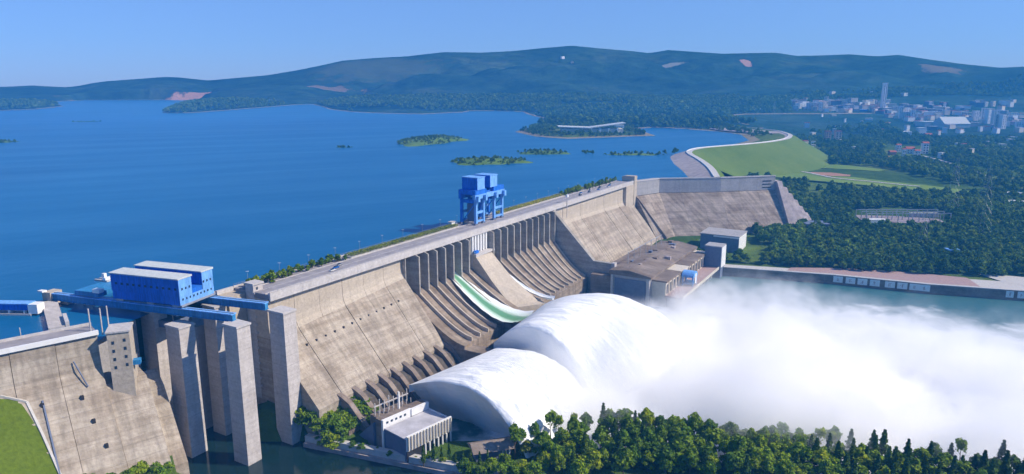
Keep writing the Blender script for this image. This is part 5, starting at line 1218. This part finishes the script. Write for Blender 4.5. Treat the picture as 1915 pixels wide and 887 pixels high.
# steel switch frame on the rear roof
sfm = thing('electrical_gantry', 'pale steel electrical frame with insulator posts behind the white building', 'frame', BF2(12, -30, 18)); so = tuple(sfm.location)
MB().box(BF2, 4, 30, -38, -28, 2, 17.5).build('platform', M['brown'], sfm, so)
for k in range(8):
    a_ = 5 + k * 3.4; MB().box(BF2, a_, a_ + .45, -35, -34.5, 17.5, 25 + (k % 2) * 1.5).build('post', M['crest'], sfm, so)
    MB().tube(BF2(a_ + .2, -31, 17.5), BF2(a_ + .2, -31, 21.5), .3).build('insulator', M['crest'], sfm, so)
MB().box(BF2, 4.5, 30, -35.1, -34.4, 22.5, 23.1).build('beam', M['crest'], sfm, so); MB().box(BF2, 16, 16.9, -27.0, -26.0, 17.5, 31).build('tall_post', M['white'], sfm, so)
sh = thing('shore_house', 'small white walled house with brown roof beside the shore wall under the bushes', 'house', at(640, 800, 6)); sho = tuple(sh.location); SF = Frame(sho[0], sho[1], .95, .3)
MB().box(SF, -6, 4, -3.5, 3.5, 3, 9).build('wall', M['white'], sh, sho); MB().prism(SF, [(-4.5, 9.02), (0, 11.4), (4.5, 9.02)], -7, 5).build('roof', M['brown'], sh, sho)
for k in range(3): MB().box(SF, -4.6 + k * 2.8, -3.4 + k * 2.8, 3.5, 3.62, 5.6, 7.4).build('window', M['glass'], sh, sho)
th = thing('tree_house_cottage', 'small dark roofed pavilion with white gable frames between cypresses and the yellow tree', 'pavilion', at(925, 845, 6)); th.name = 'wood_pavilion'; tho = tuple(th.location); TF = Frame(tho[0], tho[1], .95, .3)
MB().box(TF, -12, 8, -5, 5, 3, 10).build('wall', M['slate'], th, tho); MB().prism(TF, [(-7, 10.02), (0, 13.2), (7, 10.02)], -14, 10).build('roof', M['brown'], th, tho)
for k in range(3): MB().box(TF, 3 + k * 1.9, 3.5 + k * 1.9, 5.05, 5.4, 5, 9.9).build('frame_post', M['white'], th, tho)
# shore wall
shw = thing('shore_wall', 'low pale stone shore wall curving along the dark channel', 'wall', (-120, 375, 0)); shl = resample([np.array(v) for v in SHORE], 9.0)
for i in range(len(shl) - 1):
    p_, q_ = shl[i], shl[i + 1]; f = Frame(*p_, *(q_ - p_)); L_ = np.linalg.norm(q_ - p_)
    MB().box(f, .04, L_ - .04, 1.2, 5.2, -4, 2.6).build('wall_stone', M['riprap'], shw, (-120, 375, 0))
    MB().box(f, .04, L_ - .04, -.6, 3.4, 2.62, 6.2).build('coping', M['palepath'], shw, (-120, 375, 0))

# ============================================================ THINGS ALONG THE CREST
hedge_lab = 'yellow-green clipped hedge along the reservoir side of the crest'
def hedge(s0, s1, label):
    o = thing('hedge', label, 'hedge', DAM((s0 + s1) / 2, -24.5, 86)); n_ = int((s1 - s0) / 10)
    MB().box(DAM, s0, s1, -28, -20.2, 86.02, 86.7).build('planter', M['crest'], o, tuple(o.location))
    r = np.random.default_rng(int(s0)); m_ = int((s1 - s0) * 48); c = np.stack([r.uniform(s0 + .3, s1 - .3, m_), r.uniform(-27.6, -20.6, m_), 86.7 + r.random(m_) ** .5 * 2.0], 1)
    W_ = np.array([DAM(*q_) for q_ in c]) - np.array(o.location); me = leafmesh('foliage', (W_, np.tile([0, 0, 1.], (m_, 1))), .32, M['hedge'], int(s0)); ho = bpy.data.objects.new('foliage', me); col.objects.link(ho); ho.parent = o
hedge(92, 226, 'long yellow-green hedge on the crest left of the blue gantry crane'); hedge(292, 432, 'long yellow-green hedge on the crest right of the blue gantry crane')
pS = [make_tree('crest_shrub', 'dark shrub in the planting along the reservoir side of the crest', 'shrub', crown_broad(200 + k, 4.2, 1.7, 240, 6, .2), 4, M['leaf'], 200 + k, .34, group='shrubs planted along the dam crest') for k in range(2)]
kS = 0
for s in list(np.arange(4, 52, 1.9)) + list(np.arange(58, 90, 2.0)) + list(np.arange(434, 582, 2.3)):
    x_, y_, _ = DAM(s + rng.uniform(-.8, .8), -23.5 + rng.uniform(-4.5, 4.5), 0); plant(pS, kS, x_, y_, 85.9, rng.uniform(.7, 1.5), 'dark shrub in the planting on the crest ' + ('at the left end of the dam' if s < 60 else 'between the plain left blocks and the spillway' if s < 200 else 'near the right end tower')); kS += 1
for s in np.arange(132, 226, 6.5): x_, y_, _ = DAM(s, -28.2, 0); plant(pS, kS, x_, y_, 85.9, rng.uniform(.35, .6), 'small dark shrub behind the yellow hedge', 'small shrubs behind the yellow hedge'); kS += 1
lamp = thing('lamp_post', 'thin lamp post on the reservoir edge of the crest', 'street lamp', DAM(10, -29, 86), 'lamp posts along the crest')
MB().tube((0, 0, 0), (0, 0, 8), .14, .09).build('pole', M['steel'], lamp); MB().box(WORLD, -.9, .9, -.2, .2, 8, 8.25).build('lamp_head', M['white'], lamp)
lamp['label'] = 'thin lamp post nearest the left end of the dam crest'
for k, s in enumerate(np.arange(35, 585, 25.0)): dup(lamp, DAM(s, -29, 86), label=f'thin lamp post, number {k + 2} from the left along the reservoir edge of the crest')
sl = thing('flood_lamp', 'white flood lamp mast standing on the downstream edge of the crest above the training wall', 'lamp', DAM(392, .4, 86)); slo = tuple(sl.location)
MB().tube(DAM(392, 3.0, 70), DAM(392, 3.0, 92), .35).build('mast', M['crest'], sl, slo); MB().box(DAM, 390.5, 393.5, 2.0, 4, 92, 94.6).build('lamp_head', M['white'], sl, slo)
def car(mat, label, s, t):
    o = thing('parked_car', label, 'car', DAM(s, t, 86.06), 'cars standing on the crest road'); ang = math.atan2(DAM.d[1], DAM.d[0]); o.rotation_euler = (0, 0, ang)
    F0 = WORLD
    MB().hexa([(-2.3, -.9, .35), (2.3, -.9, .35), (2.3, .9, .35), (-2.3, .9, .35), (-2.2, -.85, .95), (2.1, -.85, .9), (2.1, .85, .9), (-2.2, .85, .95)]).build('body', mat, o)
    MB().hexa([(-1.7, -.8, .96), (1.2, -.8, .93), (1.2, .8, .93), (-1.7, .8, .96), (-1.2, -.68, 1.5), (.5, -.68, 1.5), (.5, .68, 1.5), (-1.2, .68, 1.5)]).build('cabin', M['glass'], o)
    for x_ in (-1.4, 1.4):
        for y_ in (-.9, .9): MB().tube((x_, y_ - .12, .34), (x_, y_ + .12, .34), .34, n=10).build('wheel', M['rubber'], o)
cm = [('white', M['white']), ('black', M['dark']), ('silver', M['steel']), ('blue', M['blue'])]
for k, s in enumerate([60, 66.5, 73, 446, 453, 461, 470, 478, 487, 497, 506, 516, 527, 538, 549]):
    n_, m_ = cm[(k * 3) % 4]; car(m_, f'{n_} car parked on the crest road' + (' beside the end shrubs' if s > 400 else ' near the left end of the main dam'), s, -7 - (k % 3) * 3.2)

# ============================================================ MIST AND HAZE
def volume_mat(name, colr, dens, fn=None, aniso=0.0):
    m = bpy.data.materials.new(name); m.use_nodes = True; N = m.node_tree.nodes; L = m.node_tree.links; N.remove(N['Principled BSDF'])
    v = N.new('ShaderNodeVolumePrincipled'); v.inputs['Color'].default_value = (*colr, 1); v.inputs['Density'].default_value = dens; v.inputs['Anisotropy'].default_value = aniso
    L.new(v.outputs[0], N['Material Output'].inputs['Volume'])
    if fn: L.new(fn(N, L), v.inputs['Density'])
    return m
def mist_density(N, L):
    g = N.new('ShaderNodeNewGeometry').outputs['Position']
    # dam-aligned coordinates
    m0 = N.new('ShaderNodeMapping'); m0.vector_type = 'POINT'; m0.inputs['Location'].default_value = (-DAM.o[0], -DAM.o[1], 0); L.new(g, m0.inputs[0])
    m1 = N.new('ShaderNodeMapping'); m1.inputs['Rotation'].default_value = (0, 0, DAM_ROT); L.new(m0.outputs[0], m1.inputs[0])
    sp = N.new('ShaderNodeSeparateXYZ'); L.new(m1.outputs[0], sp.inputs[0])     # X = s, Y = -t
    n = noise_node(N, L, .016, g, 7, .66)
    top = math_(N, L, 'ADD', MIST_TOP, math_(N, L, 'MULTIPLY', math_(N, L, 'SUBTRACT', n.outputs[0], .5), 95.0))
    hf_ = math_(N, L, 'DIVIDE', math_(N, L, 'SUBTRACT', top, sp.outputs[2]), 16.0, True)
    def edge(src, a, b):  # 0 at a, 1 at b
        mr = N.new('ShaderNodeMapRange'); mr.interpolation_type = 'SMOOTHSTEP'; L.new(src, mr.inputs[0]); mr.inputs[1].default_value = a; mr.inputs[2].default_value = b; return mr.outputs[0]
    sw = math_(N, L, 'ADD', sp.outputs[0], math_(N, L, 'MULTIPLY', math_(N, L, 'SUBTRACT', n.outputs[0], .5), 120.0))
    tt = math_(N, L, 'MULTIPLY', sp.outputs[1], -1.0)
    e = math_(N, L, 'MULTIPLY', edge(sw, 470, 270), edge(tt, 122, 150))
    lim = math_(N, L, 'SUBTRACT', sp.outputs[0], math_(N, L, 'MULTIPLY', math_(N, L, 'SUBTRACT', tt, 150.0), .29)); e = math_(N, L, 'MULTIPLY', e, edge(lim, 78, 108)); e = math_(N, L, 'MULTIPLY', e, edge(tt, 640, 480))
    fine = noise_node(N, L, .07, g, 3, .6); e = math_(N, L, 'MULTIPLY', e, edge(fine.outputs[0], .25, .6))
    d = math_(N, L, 'MULTIPLY', hf_, e)
    d = math_(N, L, 'MULTIPLY', d, math_(N, L, 'ADD', .55, math_(N, L, 'MULTIPLY', edge(tt, 430, 220), .45)))
    for (s_, t_, z_), (a_, b_, c_), k_ in PLUMES:
        mp = N.new('ShaderNodeMapping'); mp.inputs['Location'].default_value = (-s_ / a_, t_ / b_, -z_ / c_); mp.inputs['Scale'].default_value = (1 / a_, 1 / b_, 1 / c_); L.new(m1.outputs[0], mp.inputs[0])
        vl = N.new('ShaderNodeVectorMath'); vl.operation = 'LENGTH'; L.new(mp.outputs[0], vl.inputs[0])
        q_ = math_(N, L, 'SUBTRACT', math_(N, L, 'ADD', 1.0, math_(N, L, 'MULTIPLY', math_(N, L, 'SUBTRACT', n.outputs[0], .5), 1.7)), vl.outputs['Value'])
        q_ = math_(N, L, 'MULTIPLY', math_(N, L, 'MULTIPLY', edge(q_, 0, .45), k_), edge(lim, 70, 100)); d = math_(N, L, 'MAXIMUM', d, q_)
    return math_(N, L, 'MULTIPLY', d, MIST_D)
PLUMES = [((90, 170, 4), (62, 42, 24), 1.0), ((190, 212, 4), (75, 42, 30), .9), ((290, 240, 2), (95, 70, 36), .3), ((90, 138, 22), (58, 38, 26), .16), ((190, 162, 26), (64, 46, 28), .15), ((170, 270, 0), (110, 90, 40), .9)]
MIST_TOP, MIST_D = 26.0, .16
mb = MB().box(DAM, -40, 460, 100, 660, .3, 68); mist = mb.build('spray_mist', volume_mat('spray_mist', (1, 1, 1), 0, mist_density)); tag(mist, 'white spray mist drifting over the river below the jets', kind='stuff')
hzb = MB().box(WORLD, -14500, 14500, -3000, 17500, -8, 900).build('haze', volume_mat('haze', (.06, .42, 1.0), 1.6e-4), None); tag(hzb, 'pale blue haze in the air between the camera and the hills', kind='stuff')
